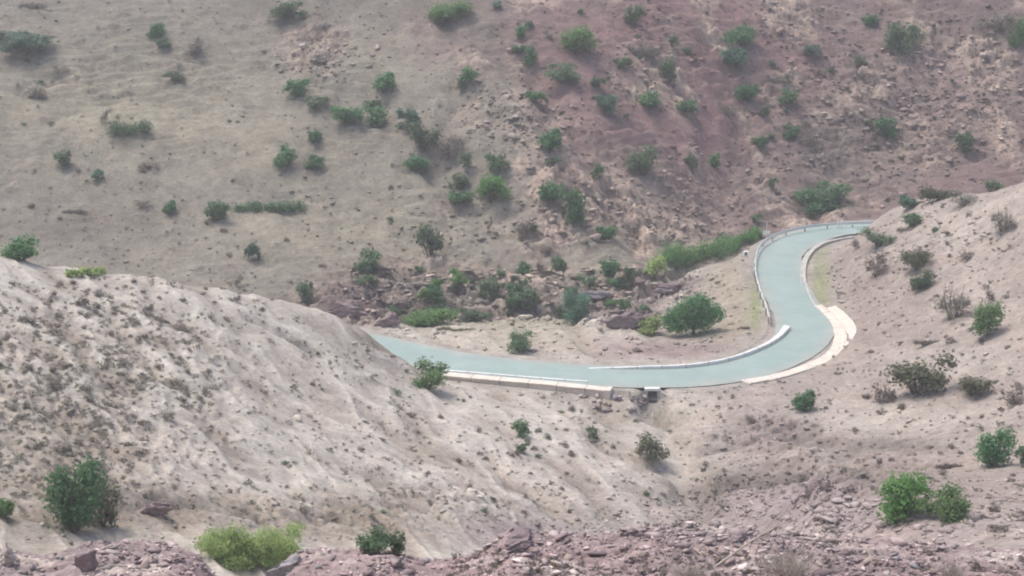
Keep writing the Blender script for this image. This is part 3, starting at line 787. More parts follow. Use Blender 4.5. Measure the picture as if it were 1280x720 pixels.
def place_shrub(px, py, w, h, kind, label, i):
    g = hit(px, py + .40 * h)
    if g is None: print('no ground', label); return
    s = g[1] / F / 1.0
    wm = w * s * 1.36; hm = max(h * s * 1.46 - .20 * wm, .58 * h * s)
    big = 1 if w >= 34 else 0
    rot = prng.uniform(0, 6.28)
    elong = w > 2.2 * h
    grp = 'shrubs scattered over the valley slopes'
    if elong:      # a run of joined shrubs: its own leaf mesh
        k = max(3, int(w / h * 1.6)); L = []
        for q in range(k):
            u = (q + .5) / k - .5; rr = hm * prng.uniform(.5, .72)
            L.append((u * wm * .9, prng.uniform(-.12, .12) * wm * .3, rr * prng.uniform(.5, .95), max(rr * .8, .72 * wm / k), rr, rr))
        fm = foliage_mesh(500 + i, LEAF[kind], L, int(700 + 22 * w), max(.05, min(.13, hm * .11)), .5, .3)
        o = link('shrub', fm, None, (g[0], g[1], g[2] - .04)); 
        set_props(o, label, 'shrub', grp); return o
    fm = forms(kind)[big][i % 4]
    if kind in ('olive', 'dull', 'lime', 'grey', 'brown') and w >= 22 or w >= 28:
        o = bpy.data.objects.new('shrub', None); COL.objects.link(o)
        o.location = (g[0], g[1], g[2] - .05); o.rotation_euler = (0, 0, rot); o.scale = (wm, wm, hm)
        link('foliage', fm, o)
        link('stem', (DEADSTEM_FORM[i % 2] if kind in ('grey', 'brown') else STEM_FORM[i % 3]), o)
    else:
        o = link('shrub', fm, None, (g[0], g[1], g[2] - .05), (0, 0, rot), (wm, wm, hm))
    set_props(o, label, 'shrub', grp); return o
for i, a in enumerate(SHRUBS): place_shrub(*a, i)

# the long green thicket along the gully, a run of joined crowns
def run_thicket(pxs, hpx, label, seed, kind, n):
    pts = [hit(*p) for p in pxs]; pts = np.array([p for p in pts if p]); o0 = pts.mean(0)
    rng = np.random.default_rng(seed); L = []
    P = catmull(pts, 4)
    for q in P:
        s = q[1] / F; r = hpx * s * rng.uniform(.35, .55)
        L.append((q[0] - o0[0], q[1] - o0[1] + rng.normal(0, .3), q[2] - o0[2] + r * .7, r * 1.15, r, r * 1.1))
    rel = np.array(L); rng2 = np.random.default_rng(seed + 1)
    p, d, t = crown_points_any(rng2, n, L)
    v, f = leaves(rng2, p, d, .13)
    o = link('thicket', build_mesh('thicket', v, f, LEAF[kind], {'tint': np.repeat(t, 4)}), None, tuple(o0))
    return set_props(o, label, 'thicket')
def crown_points_any(rng, n, L):
    zmin = min(l[2] - l[5] for l in L); sh = [(l[0], l[1], l[2] - zmin + .05, l[3], l[4], l[5]) for l in L]
    p, d, t = crown_points(rng, n, sh, .5, .3); p[:, 2] += zmin - .05; return p, d, t
run_thicket([(832,328),(852,328),(875,327),(897,320),(915,312)], 30, 'long bright green thicket filling the gully beside the road verge', 900, 'vivid', 5200)
run_thicket([(918,309),(928,304),(938,300),(946,297)], 17, 'narrow green thicket trailing from the long one up to the pole with two white plates', 910, 'vivid', 1700)
run_thicket([(84,346),(98,345),(112,344),(126,345)], 11, 'pale green grassy strip just behind the crest of the pale spur', 920, 'lime', 900)

# the big round tree by the road
def big_tree():
    g = hit(866, 418); s = g[1] / F
    t = bpy.data.objects.new('broad_tree', None); COL.objects.link(t); t.location = (g[0], g[1], g[2] - .05)
    set_props(t, 'big round dark green tree standing on the verge between road and gully', 'tree')
    W = 84 * s; Hh = 56 * s
    rng = np.random.default_rng(33)
    L = [(0, 0, Hh * .52, W * .30, W * .28, Hh * .40), (-W * .26, 0, Hh * .40, W * .21, W * .2, Hh * .33), (W * .22, .2, Hh * .50, W * .22, W * .2, Hh * .33),
         (W * .38, -.1, Hh * .52, W * .12, W * .14, Hh * .2), (-W * .06, -.5, Hh * .72, W * .2, W * .2, Hh * .26), (W * .12, .4, Hh * .76, W * .16, W * .18, Hh * .22),
         (-W * .36, .1, Hh * .30, W * .13, W * .14, Hh * .24), (-W * .2, -.6, Hh * .28, W * .2, W * .16, Hh * .24), (W * .1, -.8, Hh * .36, W * .2, W * .16, Hh * .22)]
    p, d, tt = crown_points(rng, 6500, L, .42, .28)
    v, f = leaves(rng, p, d, .13)
    link('crown', build_mesh('crown', v, f, LEAF['green'], {'tint': np.repeat(tt, 4)}), t)
    ps = [tube([(0, 0, -.3), (.05, 0, .4), (.1, .05, 1.0)], [.20, .16, .12], 8)]
    for (x, y, z) in ((-1.3, .1, 1.6), (1.4, .2, 1.9), (.2, -.8, 2.2), (-.4, .7, 2.1), (2.2, -.1, 1.9), (.6, .5, 2.6)):
        ps.append(tube([(.05, 0, .5), (x * .4, y * .5, z * .55), (x, y, z)], [.11, .075, .03], 6))
    link('trunk', build_mesh('trunk', *join(ps), M_BARK), t)
big_tree()

# the pale lime mound at the bottom
def lime_mound():
    t = bpy.data.objects.new('leafy_bush', None); COL.objects.link(t)
    gp = hit(314, 704); D = gp[1]
    t.location = (gp[0], gp[1], gp[2] - .15)
    set_props(t, 'huge pale yellow-green bush behind the shale ridge, largest plant in the picture', 'bush')
    W = 130 * D / F
    L = []
    rng = np.random.default_rng(51)
    for k in range(34):
        u = -.5 + k / 33; L.append((u * W * .9, rng.uniform(-.8, .8), rng.uniform(.1, 1.75) + .45 * (u > .1), rng.uniform(.6, .95), rng.uniform(.5, .8), rng.uniform(.45, .75)))
    p, d, tt = crown_points(rng, 20000, L, .45, .30)
    v, f = leaves(rng, p, d, .075, .5)
    link('foliage', build_mesh('foliage', v, f, LEAF['lime'], {'tint': np.repeat(tt, 4)}), t)
    link('stem', stems_mesh(77, W * .8, 1.0, 16, .03, M_BARK), t)
lime_mound()
# ------------------------------------------------------------------ built things along the road
M_CREAM = mat_plain('cream_concrete', (.64, .58, .50), .10, 1.6, .85, ((.48, .42, .36), .45), .015)
M_CREAM_FACE = mat_plain('weathered_concrete_face', (.50, .43, .375), .14, 1.8, .9, ((.33, .28, .25), .7), .02)
M_WHITE = mat_plain('whitewashed_concrete', (.66, .68, .66), .08, 1.5, .8, ((.48, .47, .44), .6), .01)
M_GUTTER = mat_plain('pale_gutter_concrete', (.43, .42, .385), .12, 1.2, .9, ((.38, .35, .31), .7), .01)
def jointed(src, every, dark):
    m = src.copy(); m.name = src.name + '_jointed'; t = m.node_tree; b = t.nodes['Principled BSDF']; l0 = b.inputs['Base Color'].links[0].from_socket
    at = t.nodes.new('ShaderNodeAttribute'); at.attribute_name = 'arc'
    md = t.nodes.new('ShaderNodeMath'); md.operation = 'PINGPONG'; md.inputs[1].default_value = every / 2; t.links.new(at.outputs['Fac'], md.inputs[0])
    mr = t.nodes.new('ShaderNodeMapRange'); mr.inputs['From Min'].default_value = .02; mr.inputs['From Max'].default_value = .07; mr.inputs['To Min'].default_value = .75; mr.inputs['To Max'].default_value = 0
    t.links.new(md.outputs[0], mr.inputs['Value'])
    mx = t.nodes.new('ShaderNodeMix'); mx.data_type = 'RGBA'; mx.inputs[7].default_value = (*dark, 1)
    t.links.new(mr.outputs[0], mx.inputs[0]); t.links.new(l0, mx.inputs[6]); t.links.new(mx.outputs[2], b.inputs['Base Color']); return m
M_CREAM_J = jointed(M_CREAM, 2.6, (.24, .20, .17)); M_WHITE_J = jointed(M_WHITE, 2.2, (.25, .23, .21)); M_GUTTER_J = jointed(M_GUTTER, 3.0, (.22, .19, .17))
def arcs(P, k): return {'arc': np.repeat(arclen(P), k)}
M_STEEL = mat_plain('galvanised_steel', (.62, .64, .62), .06, 2.0, .45, ((.48, .46, .43), .4), 0, .5)
M_STEEL_DARK = mat_plain('dull_steel', (.30, .30, .29), .10, 3.0, .5, None, 0, .4)
M_PAINT = mat_plain('white_paint', (.78, .80, .77), .05, 3.0, .6, None, 0)
M_BLACK = mat_plain('black_paint', (.04, .04, .042), .1, 4.0, .6, None, 0)
M_DARK = mat_plain('culvert_painted_shade', (.06, .052, .048), .2, 2.0, .9, None, .01)  # near-black colour that paints in the shade inside the culvert

def bevel(o, wdt=.02, seg=2):
    md = o.modifiers.new('soft_edges', 'BEVEL'); md.width = wdt; md.segments = seg; md.limit_method = 'ANGLE'; return o
def arclen(P):
    return np.r_[0, np.cumsum(np.hypot(*np.diff(P[:, :2], axis=0).T))]
def path_px(pxs, z=0.0, step=.7):
    P = catmull([on_plane(*p, z)[:2] for p in pxs], 10); s = arclen(P)
    t = np.linspace(0, s[-1], max(3, int(s[-1] / step)))
    P = np.stack([np.interp(t, s, P[:, 0]), np.interp(t, s, P[:, 1])], -1)
    Tt = np.gradient(P, axis=0); Tt /= np.linalg.norm(Tt, axis=1)[:, None]
    return P, np.stack([Tt[:, 1], -Tt[:, 0]], -1), Tt
def extrude(P, Nn, section, zs=None, rough=.015, seed=1):
    """closed section [(across, up)] swept along the path; capped ends. section may be a function of u in 0..1"""
    rng = np.random.default_rng(seed); n = len(P); V_ = []; F_ = []
    for i in range(n):
        sec = section(i / (n - 1)) if callable(section) else section
        z0 = 0 if zs is None else zs[i]; k = len(sec)
        for a, u in sec:
            j = rng.normal(0, rough, 2)
            q = P[i] + Nn[i] * (a + j[0]); V_.append((q[0], q[1], z0 + u + j[1] * .5))
    for i in range(n - 1):
        for j in range(k):
            F_.append((i * k + j, i * k + (j + 1) % k, (i + 1) * k + (j + 1) % k, (i + 1) * k + j))
    F_.append(tuple(range(k))[::-1]); F_.append(tuple((n - 1) * k + j for j in range(k)))
    return V_, F_
def fix(me):
    import bmesh
    b = bmesh.new(); b.from_mesh(me); bmesh.ops.recalc_face_normals(b, faces=b.faces); b.to_mesh(me); b.free(); return me

# cream parapet on the near side of the straight: wall body under a flat coping, painted kerb behind it
P, Nn, Tt = path_px([(556,467),(620,472.5),(690,478.5),(762,486)], .05)
def sec_wall(u):
    hgt = .38 + .42 * u
    return [(-.10, -.02), (-.10, -.06), (.58, -.06 - .02), (.72, -hgt - .5), (-.05, -hgt - .5)]
t = bpy.data.objects.new('parapet', None); COL.objects.link(t); t.location = (P[0][0], P[0][1], -.3)
set_props(t, 'long cream concrete parapet along the outside of the straight, above the stone pile', 'parapet')
o0 = np.array([P[0][0], P[0][1]])
v, f = extrude(P - o0, Nn, sec_wall, None, .02, 3); link('wall', fix(build_mesh('wall', v, f, M_CREAM_J, arcs(P, 5))), t, (0, 0, .3))
v, f = extrude(P - o0, Nn, [(-.22, .14), (-.22, -.02), (.72, -.05), (.72, .10)], None, .012, 4); bevel(link('coping', fix(build_mesh('coping', v, f, M_CREAM_J, arcs(P, 4))), t, (0, 0, .3)), .03)
# end pillar of the parapet
e = P[-1] - o0; v, f = extrude(np.array([e - Tt[-1] * .22, e + Tt[-1] * .25]), Nn[-2:], [(-.26, .19), (-.26, -1.5), (.80, -1.5), (.80, .15)], None, 0)
bevel(link('end_block', fix(build_mesh('end_block', v, f, M_CREAM)), t, (0, 0, .3)), .03)
P, Nn, Tt = path_px([(556,463.5),(620,468.5),(690,474.3),(735,477.5)], .05)
v, f = extrude(P, Nn, [(-.13, .14), (-.13, -.1), (.13, -.1), (.13, .13)], None, .012, 5)
set_props(bevel(link('kerb', fix(build_mesh('kerb', v, f, M_WHITE_J, arcs(P, 4)))), .02), 'thin white kerb at the road edge just inside the long cream parapet', 'kerb')

# white curved kerb wall on the inside of the lower bend
P, Nn, Tt = path_px([(735,461),(800,462),(860,460),(910,452),(950,438),(972,425),(984,412)], .0)
def sec_white(u):
    wd = .12 + .22 * u ** 4; q = .08 + .26 * min(1, u * 5); return [(-wd, q + .08 * u), (-wd - .02, -.3), (wd + .02, -.3), (wd, q - .02 + .08 * u)]
v, f = extrude(P, Nn, sec_white, None, .012, 6)
set_props(bevel(link('kerb_wall', fix(build_mesh('kerb_wall', v, f, M_WHITE_J, arcs(P, 4)))), .03), 'white low kerb wall curving round the inside of the lower bend to a blunt end', 'kerb wall')

# guard rail round the upper bend
P, Nn, Tt = path_px([(962,403),(957,385),(948,360),(944,338),(946,320),(955,306),(975,295),(1000,288.5),(1035,284),(1075,282),(1110,281)], .25, .8)
t = bpy.data.objects.new('guard_rail', None); COL.objects.link(t); t.location = (P[0][0], P[0][1], 0)
set_props(t, 'pale steel guard rail sweeping round the outside of the upper bend', 'guard rail')
o0 = P[0].copy()
beam = [(-.05, .46), (-.02, .52), (-.05, .60), (-.02, .68), (-.05, .76), (.02, .78), (.06, .70), (.02, .61), (.06, .52), (.02, .44)]
v, f = extrude(P - o0, Nn, beam, None, .004, 7); link('beam', fix(build_mesh('beam', v, f, M_STEEL, None)), t)
s = arclen(P); post_me = None
for q in np.arange(.3, s[-1], 3.0):
    x_ = np.interp(q, s, P[:, 0]); y_ = np.interp(q, s, P[:, 1]); i = int(np.argmin(np.abs(s - q)))
    if post_me is None:
        v, f = extrude(np.array([(-.06, 0), (.06, 0)]), np.array([(0, 1), (0, 1)]), [(-.05, .74), (-.05, -.5), (.05, -.5), (.05, .74)], None, 0)
        post_me = fix(build_mesh('post', v, f, M_STEEL_DARK))
    side = Nn[i] * -.10
    link('post', post_me, t, (x_ - o0[0] + side[0], y_ - o0[1] + side[1], height(x_, y_)), (0, 0, math.atan2(Tt[i][1], Tt[i][0])))

# concrete gutter on the inside of the upper bend
P, Nn, Tt = path_px([(1020,388),(1010,372),(1004,352),(1004,334),(1010,318),(1024,306),(1044,299.5),(1066,296)], .05)
v, f = extrude(P, Nn, [(-.30, .07), (-.30, -.2), (.32, -.2), (.32, .14), (.18, .05), (-.15, .03)], None, .02, 8)
set_props(link('gutter', fix(build_mesh('gutter', v, f, M_GUTTER_J, arcs(P, 6)))), 'pale concrete gutter following the inside edge of the upper bend', 'gutter')

# cream concrete apron on the outside of the lower bend, with a broken slab beside it
P, Nn, Tt = path_px([(1024,382),(1038,394),(1049,408),(1052,424),(1045,440),(1028,452),(1000,463),(968,472),(932,478.5)], .05, .6)
def sec_ap(u):
    a = .22 + .28 * math.sin(min(1, u * 1.5) * 1.57)
    return [(-a - .25, .10), (-a - .25, -.35), (a, -.75), (a + .05, .16), (a - .2, .22), (.1, .10)]
Pn = P + 0; v, f = extrude(Pn, -Nn if False else Nn * -1, sec_ap, None, .025, 9)
set_props(bevel(link('apron', fix(build_mesh('apron', v, f, M_CREAM_J, arcs(P, 6)))), .03), 'cream concrete apron lining the outside edge of the lower bend', 'apron')
def slab(pxs, wd, z0, z1, th, label, seed):
    P, Nn, Tt = path_px(pxs, .1, .5); n = len(P); rng = np.random.default_rng(seed)
    prof = 1 + .18 * np.convolve(rng.normal(0, 1, n + 4), np.ones(5) / 5, 'valid')
    def sec(u):
        i = int(round(u * (n - 1))); a = wd * prof[i] * (1 - .35 * abs(u - .45))
        return [(-a, th + z0 + .02), (-a, z0 - .5), (a, z1 - .5), (a, th + z1)]
    v, f = extrude(P, Nn, sec, None, .03, seed)
    return set_props(bevel(link('concrete_slab', fix(build_mesh('concrete_slab', v, f, M_CREAM))), .03), label, 'slab', 'broken concrete slabs at the lower bend')
slab([(1039,386),(1052,397),(1063,412),(1068,426)], .55, .25, .12, .12, 'largest broken cream slab lying outside the apron where the bend is tightest', 11)
slab([(1069,424),(1067,432),(1061,440)], .30, .15, .2, .12, 'short cream slab fragment hooked onto the end of the largest broken slab', 12)
slab([(1060,428),(1057,436),(1053,441)], .16, .12, .12, .1, 'slim cream concrete sliver between the apron and the short slab fragment', 13)
slab([(1036,461),(1020,468),(1004,472)], .14, -.15, -.15, .1, 'narrow cream strip broken off along the lower edge of the apron', 14)

# culvert mouth
cx, cy, _ = on_plane(815.5, 486, .05)
t = bpy.data.objects.new('culvert', None); COL.objects.link(t); t.location = (cx, cy, -.9)
set_props(t, 'small concrete culvert mouth with a dark opening under the road', 'culvert')
def box(x0, x1, y0, y1, z0, z1):
    v = [(x, y, z) for x in (x0, x1) for y in (y0, y1) for z in (z0, z1)]
    f = [(0, 1, 3, 2), (4, 6, 7, 5), (0, 4, 5, 1), (2, 3, 7, 6), (0, 2, 6, 4), (1, 5, 7, 3)]; return v, f
bevel(link('lintel', build_mesh('lintel', *box(-.66, .66, -.22, .35, .80, 1.02), M_WHITE), t), .02)
for sx in (-1, 1):
    x0, x1 = sorted((sx * .40, sx * .62)); bevel(link('side_wall', build_mesh('side_wall', *box(x0, x1, -.18, 3.2, -.4, .797), M_GUTTER), t), .02)
link('roof', build_mesh('roof', *box(-.66, .66, .353, 3.2, .80, .90), M_GUTTER), t)
link('back', build_mesh('back', *box(-.397, .397, 2.6, 2.8, -.38, .79), M_DARK), t)  # dark end box, painted as the shade deep in the opening
link('apron_floor', build_mesh('apron_floor', *box(-.397, .397, -.5, 2.597, -.4, -.02), M_DARK), t)  # floor in the same painted-in shade

for sx in (-1, 1):
    v, f = extrude(np.array([(sx * .64, -.10), (sx * 1.0, -.45), (sx * 1.5, -.62)]), np.array([(.6, .8)] * 3), lambda u: [(-.09, .95 - .5 * u), (-.09, -.5), (.09, -.5), (.09, .95 - .5 * u)], None, .015, 21)
    bevel(link('wing_wall', fix(build_mesh('wing_wall', v, f, M_GUTTER)), t), .02)
# road sign seen end-on with two round white plates, marker posts, stone marker
def disc(cx_, cz, r, th, k=16):
    v = []; f = []
    for y in (-th / 2, th / 2):
        v += [(cx_ + r * math.cos(6.2832 * i / k), y, cz + r * math.sin(6.2832 * i / k)) for i in range(k)]
    f.append(tuple(range(k))); f.append(tuple(range(2 * k - 1, k - 1, -1)))
    f += [(i, i + k, (i + 1) % k + k, (i + 1) % k) for i in range(k)]; return v, f
g = on_plane(958, 296, .1)
t = bpy.data.objects.new('marker_post', None); COL.objects.link(t); t.location = g
set_props(t, 'thin tall pole with two small round white plates beside the upper bend', 'marker post')
link('pole', build_mesh('pole', *tube([(0, 0, -.3), (0, 0, .9), (0, 0, 1.7)], [.035, .035, .03], 8), M_PAINT), t)
for sx in (-.23, .23): link('reflector_plate', fix(build_mesh('reflector_plate', *disc(sx, .50, .22, .03), M_PAINT)), t, (0, -.06, 0))
link('crossbar', build_mesh('crossbar', *box(-.3, .3, -.035, -.005, .46, .54), M_STEEL), t)
g = hit(932, 321)
t = bpy.data.objects.new('stone_marker', None); COL.objects.link(t); t.location = g
set_props(t, 'short white marker stone with a dark band on the verge by the thicket', 'marker stone')
bevel(link('block', build_mesh('block', *box(-.24, .24, -.16, .16, -.3, .62), M_PAINT), t), .06, 3)
bevel(link('band', build_mesh('band', *box(-.1, .1, -.175, -.162, .18, .58), M_BLACK), t), .01)
t = bpy.data.objects.new('guide_post', None); COL.objects.link(t); i = None
x_, y_, _ = on_plane(1048.5, 285.2, 0); t.location = (x_, y_ - .5, height(x_, y_ - .5))
set_props(t, 'pair of short white guide posts joined by a rail, before the guard rail', 'guide post')
for sx in (-.2, .2): bevel(link('post', build_mesh('post', *box(sx - .07, sx + .07, -.05, .05, -.3, 1.25), M_PAINT), t), .02)
link('rail', build_mesh('rail', *box(-.13, .13, -.03, .03, .5, .62), M_PAINT), t)
# ------------------------------------------------------------------ stones
import bmesh
def rock_form(seed, flat=.6, k=16):
    rng = np.random.default_rng(seed); b = bmesh.new()
    d = rng.normal(0, 1, (k, 3)); d /= np.linalg.norm(d, axis=1)[:, None]
    d *= rng.uniform(.78, 1.0, (k, 1)) * np.array([.5, .38, .5 * flat])
    for p in d: b.verts.new(p)
    r = bmesh.ops.convex_hull(b, input=b.verts)
    bmesh.ops.delete(b, geom=[e for e in r['geom_interior'] if isinstance(e, bmesh.types.BMVert)], context='VERTS')
    bmesh.ops.triangulate(b, faces=b.faces)
    b.verts.index_update(); v = np.array([q.co[:] for q in b.verts]); f = np.array([[q.index for q in x.verts] for x in b.faces]); b.free()
    return v, f
ROCKS = [rock_form(300 + i, (.45, .7, .35, .6)[i % 4], 8 + i % 4 * 2) for i in range(10)]
def mat_attr(name, attr='soil', bump=.03):
    k = NT(name, .92, .12); v = k.obj()
    a = k.n('ShaderNodeAttribute', attribute_name=attr).outputs['Color']
    k.l(k.scale(a, k.rng(k.noise(3.5, 4, .65, v), .3, .7, .82, 1.18)), k.b.inputs['Base Color'])
    k.bump(k.noise(9, 4, .7, v), bump, .6); return k.m
M_RUBBLE = mat_attr('rubble_stone')
ROCKM = {'tan': mat_plain('tan_stone', (.36, .29, .25), .2, 2.5, .92, ((.25, .19, .17), .7), .03), 'mauve': mat_plain('mauve_stone', (.28, .215, .21), .2, 2.5, .92, ((.20, .15, .15), .7), .03),
         'plum': mat_plain('plum_stone', (.20, .155, .16), .25, 1.6, .9, ((.30, .24, .235), .6), .06), 'pale': mat_plain('pale_stone', (.46, .40, .36), .15, 2.0, .92, ((.33, .27, .25), .6), .03),
         'slate': mat_plain('slate_stone', (.25, .235, .24), .25, 1.4, .8, ((.40, .36, .35), .7), .06)}
ROCKME = {(c, i): build_mesh('stone', *ROCKS[i], ROCKM[c]) for c in ROCKM for i in range(10)}
rs = np.random.default_rng(99)
def g2(px, py, cx, cy, rx, ry): return math.exp(-((px - cx) / rx) ** 2 - ((py - cy) / ry) ** 2)
def sample(n, box_, dens, ok=lambda g: True):
    out = []; tries = 0
    while len(out) < n and tries < n * 40:
        tries += 1
        px = rs.uniform(box_[0], box_[2]); py = rs.uniform(box_[1], box_[3])
        if dens is not None and rs.uniform() > dens(px, py): continue
        g = hit(px, py)
        if g is None or not ok(g): continue
        out.append((px, py, g))
    return out
RC = C[::3]
def off_road(g, m=4.2): return ((RC - np.array(g[:2])) ** 2).sum(1).min() > m * m
def far_ok(g): return g[1] > 196 and off_road(g)
def near_ok(g): return off_road(g)
def rot_rock(): return (rs.normal(0, .25), rs.normal(0, .25), rs.uniform(0, 6.28))
def place_stones(n, box_, dens, ok, size, mats, label, group, sink=.15, hz=1.0):
    for px, py, g in sample(n, box_, dens, ok):
        s = size * math.exp(rs.normal(0, .32)); 
        o = link('stone', ROCKME[(mats[rs.integers(len(mats))], int(rs.integers(10)))], None, (g[0], g[1], g[2] + s * (.22 - sink)), rot_rock(), (s * rs.uniform(.9, 1.5), s, s * hz * rs.uniform(.8, 1.1)))
        set_props(o, label, 'stone', group)
def far_rock_density(px, py):
    return min(1, g2(px, py, 1110, 140, 150, 90) * .9 + g2(px, py, 640, 140, 50, 34) + g2(px, py, 800, 75, 45, 50) + g2(px, py, 690, 175, 60, 30) * .7 + g2(px, py, 850, 255, 70, 50) + g2(px, py, 720, 270, 60, 45) * .9
               + g2(px, py, 980, 25, 70, 30) * .8 + g2(px, py, 400, 65, 50, 24) + g2(px, py, 560, 290, 90, 50) * .35 + g2(px, py, 1200, 100, 70, 60) + .04)
place_stones(95, (560, 40, 1280, 300), far_rock_density, far_ok, .85, ['tan', 'mauve', 'tan', 'pale'], 'weathered tan or pinkish stone lying in the rock patches of the reddish far hillside', 'stones of the reddish far hillside')
place_stones(14, (345, 40, 480, 90), None, far_ok, .75, ['pale', 'tan'], 'pale stone of the small scree near the top on the beige hillside', 'pale scree on the beige hillside')
place_stones(30, (600, 105, 700, 170), None, far_ok, .7, ['pale', 'tan'], 'pale broken stone of the scree in the middle of the far hillside', 'pale scree in the middle of the far hillside')
place_stones(34, (722, 496, 806, 516), lambda x, y: 1 if y < 520 - abs(x - 768) * .25 else 0, lambda g: True, .62, ['mauve', 'pale', 'slate'], 'grey-mauve stone in the pile below the end of the cream parapet', 'stone pile below the parapet', .05)
place_stones(22, (640, 395, 800, 440), None, near_ok, .6, ['tan', 'pale', 'mauve'], 'loose stone on the bank between the road and the gully', 'stones on the bank by the gully')
place_stones(26, (1080, 285, 1270, 345), None, near_ok, .6, ['tan', 'mauve'], 'reddish stone strewn on the slope above the upper bend', 'stones above the upper bend')
place_stones(16, (1015, 335, 1060, 385), None, near_ok, .55, ['mauve', 'pale'], 'rough stone fallen from the cut slope inside the upper bend', 'stones at the cut slope')
def fg_ok(g): return g[1] < 90
place_stones(80, (0, 672, 1280, 722), lambda x, y: .5 + .5 * (x > 640), fg_ok, .5, ['mauve', 'mauve', 'tan', 'pale', 'plum', 'slate'], 'angular pinkish shale block lying on the ridge along the bottom', 'shale blocks along the bottom ridge', .15, .75)

def lump(label, px, py, w, h, depth_m, mat, seed, tilt=(0, 0, 0), name='boulder', sharp=.5, up=0.0):
    """a rugged outcrop: a subdivided hull, roughened"""
    g = hit(px, py + h * .42)
    s = g[1] / F; v, f = rock_form(seed, .9, 15)
    b = bmesh.new(); vs = [b.verts.new(p) for p in v]
    for q in f: b.faces.new([vs[i] for i in q])
    bmesh.ops.subdivide_edges(b, edges=b.edges, cuts=7, use_grid_fill=True)
    P = np.array([q.co[:] for q in b.verts]); Nn = P / (np.linalg.norm(P, axis=1)[:, None] + 1e-9)
    w1 = worley(P[:, 0] * 4.0 + seed + P[:, 2] * 2.5, P[:, 2] * 7 + P[:, 1] * 3, seed)
    dd = .16 * (w1[2] - .5) * np.clip((w1[1] - w1[0]) * 4, 0, 1) + .05 * vnoise(P[:, 0] * 9, P[:, 2] * 14 + P[:, 1] * 7, seed)
    P = P + Nn * dd[:, None] * sharp * 2
    for q, p in zip(b.verts, P): q.co = p
    me = bpy.data.meshes.new(name); b.to_mesh(me); b.free(); me.materials.append(ROCKM[mat])
    o = link(name, me, None, (g[0], g[1], g[2] + h * s * (.28 + up)), tilt, (w * s, depth_m, h * s * 1.25))
    return set_props(o, label, 'rock')
lump('leaning grey slate slab sticking up in front of the pale yellow-green bush', 348, 698, 66, 66, 1.2, 'slate', 404, (0, .5, .2))
lump('dark plum outcrop jutting up between the pale slope and the shale ridge', 648, 672, 74, 34, 1.6, 'plum', 402, (0, -.15, .1))
lump('plum rock face standing at the end of the gully, before the big round tree', 782, 396, 66, 30, 2.4, 'plum', 403)
lump('rounded pale pinkish boulder at the end of the plum rocks in the gully', 478, 396, 48, 30, 2.6, 'mauve', 404)
lump('long low plum rock behind the road where it leaves the spur', 432, 386, 70, 26, 2.2, 'plum', 405)
lump('dark tilted shale slab in the lower corner, beside the tall dark green bush', 108, 694, 34, 50, 1.0, 'plum', 406, (0, .5, .3))
lump('pale rounded rock at the picture edge below the tall dark green bush', 8, 690, 36, 44, 1.2, 'pale', 407)
lump('purplish low outcrop beside the pale path of the far slope bank', 838, 358, 50, 18, 1.8, 'plum', 408)
lump('brown blocky rock set into the ledge at the foot of the pale spur', 190, 632, 60, 28, 1.4, 'mauve', 409)
lump('flat grey slab ledge bridging the gully beside the small green bush', 745, 366, 56, 12, 2.0, 'slate', 410)

# rubble too small to count
def merged(name, items, forms_, mat, kind_attr=True):
    V_ = []; F_ = []; A_ = []; o = 0
    for (pos, rot, sc, col, fi) in items:
        v, f = forms_[fi]
        c, s = math.cos(rot[2]), math.sin(rot[2]); ct, st = math.cos(rot[0]), math.sin(rot[0])
        p = v * np.array(sc); p = np.stack([p[:, 0], p[:, 1] * ct - p[:, 2] * st, p[:, 1] * st + p[:, 2] * ct], 1)
        p = np.stack([p[:, 0] * c - p[:, 1] * s, p[:, 0] * s + p[:, 1] * c, p[:, 2]], 1) + np.array(pos)
        V_.append(p); F_.append(f + o); A_.append(np.repeat(np.array(col, np.float32)[None], len(v), 0)); o += len(v)
    return link(name, build_mesh(name, np.concatenate(V_), np.concatenate(F_), mat, {'soil': np.concatenate(A_)}))
def soil_at(g):
    i = int(np.clip(np.searchsorted(A, math.atan2(g[0], g[1])), 0, NA - 1)); j = int(np.clip(np.searchsorted(R, math.hypot(g[0], g[1])), 0, NR - 1)); return soil[i, j]
items = []
def add_rubble(n, box_, dens, ok, size, spread=.4, lo=.7, hi=1.4, flat=1.0):
    for px, py, g in sample(n, box_, dens, ok):
        s = size * math.exp(rs.normal(0, spread)); 
        items.append(((g[0], g[1], g[2] + s * .08), rot_rock(), (s * rs.uniform(.9, 1.7), s, s * flat * rs.uniform(.7, 1.1)), soil_at(g) * rs.uniform(lo, hi), int(rs.integers(10))))
add_rubble(3600, (330, 0, 1300, 310), far_rock_density, far_ok, .46, .45, .6, 1.75, .8)
add_rubble(800, (-20, 0, 1300, 410), None, far_ok, .3)
add_rubble(400, (430, 340, 900, 450), None, near_ok, .38, .45, .6, 1.5)
add_rubble(1500, (860, 250, 1300, 670), lambda x, y: min(1, .35 + g2(x, y, 1010, 610, 130, 30) + g2(x, y, 1090, 340, 60, 50) + g2(x, y, 960, 540, 60, 25) + g2(x, y, 1170, 310, 80, 30)), near_ok, .26, .5, .6, 1.5)
add_rubble(1300, (-20, 330, 900, 680), lambda x, y: min(1, .35 + g2(x, y, 420, 650, 200, 30) + g2(x, y, 120, 560, 160, 90)), near_ok, .2, .5, .65, 1.35)
add_rubble(3400, (-20, 660, 1300, 724), lambda x, y: .25 + .75 * (math.sin(x / 37) * math.sin(x / 91 + y / 20) > -.2), fg_ok, .13, .6, .55, 1.75, .55)
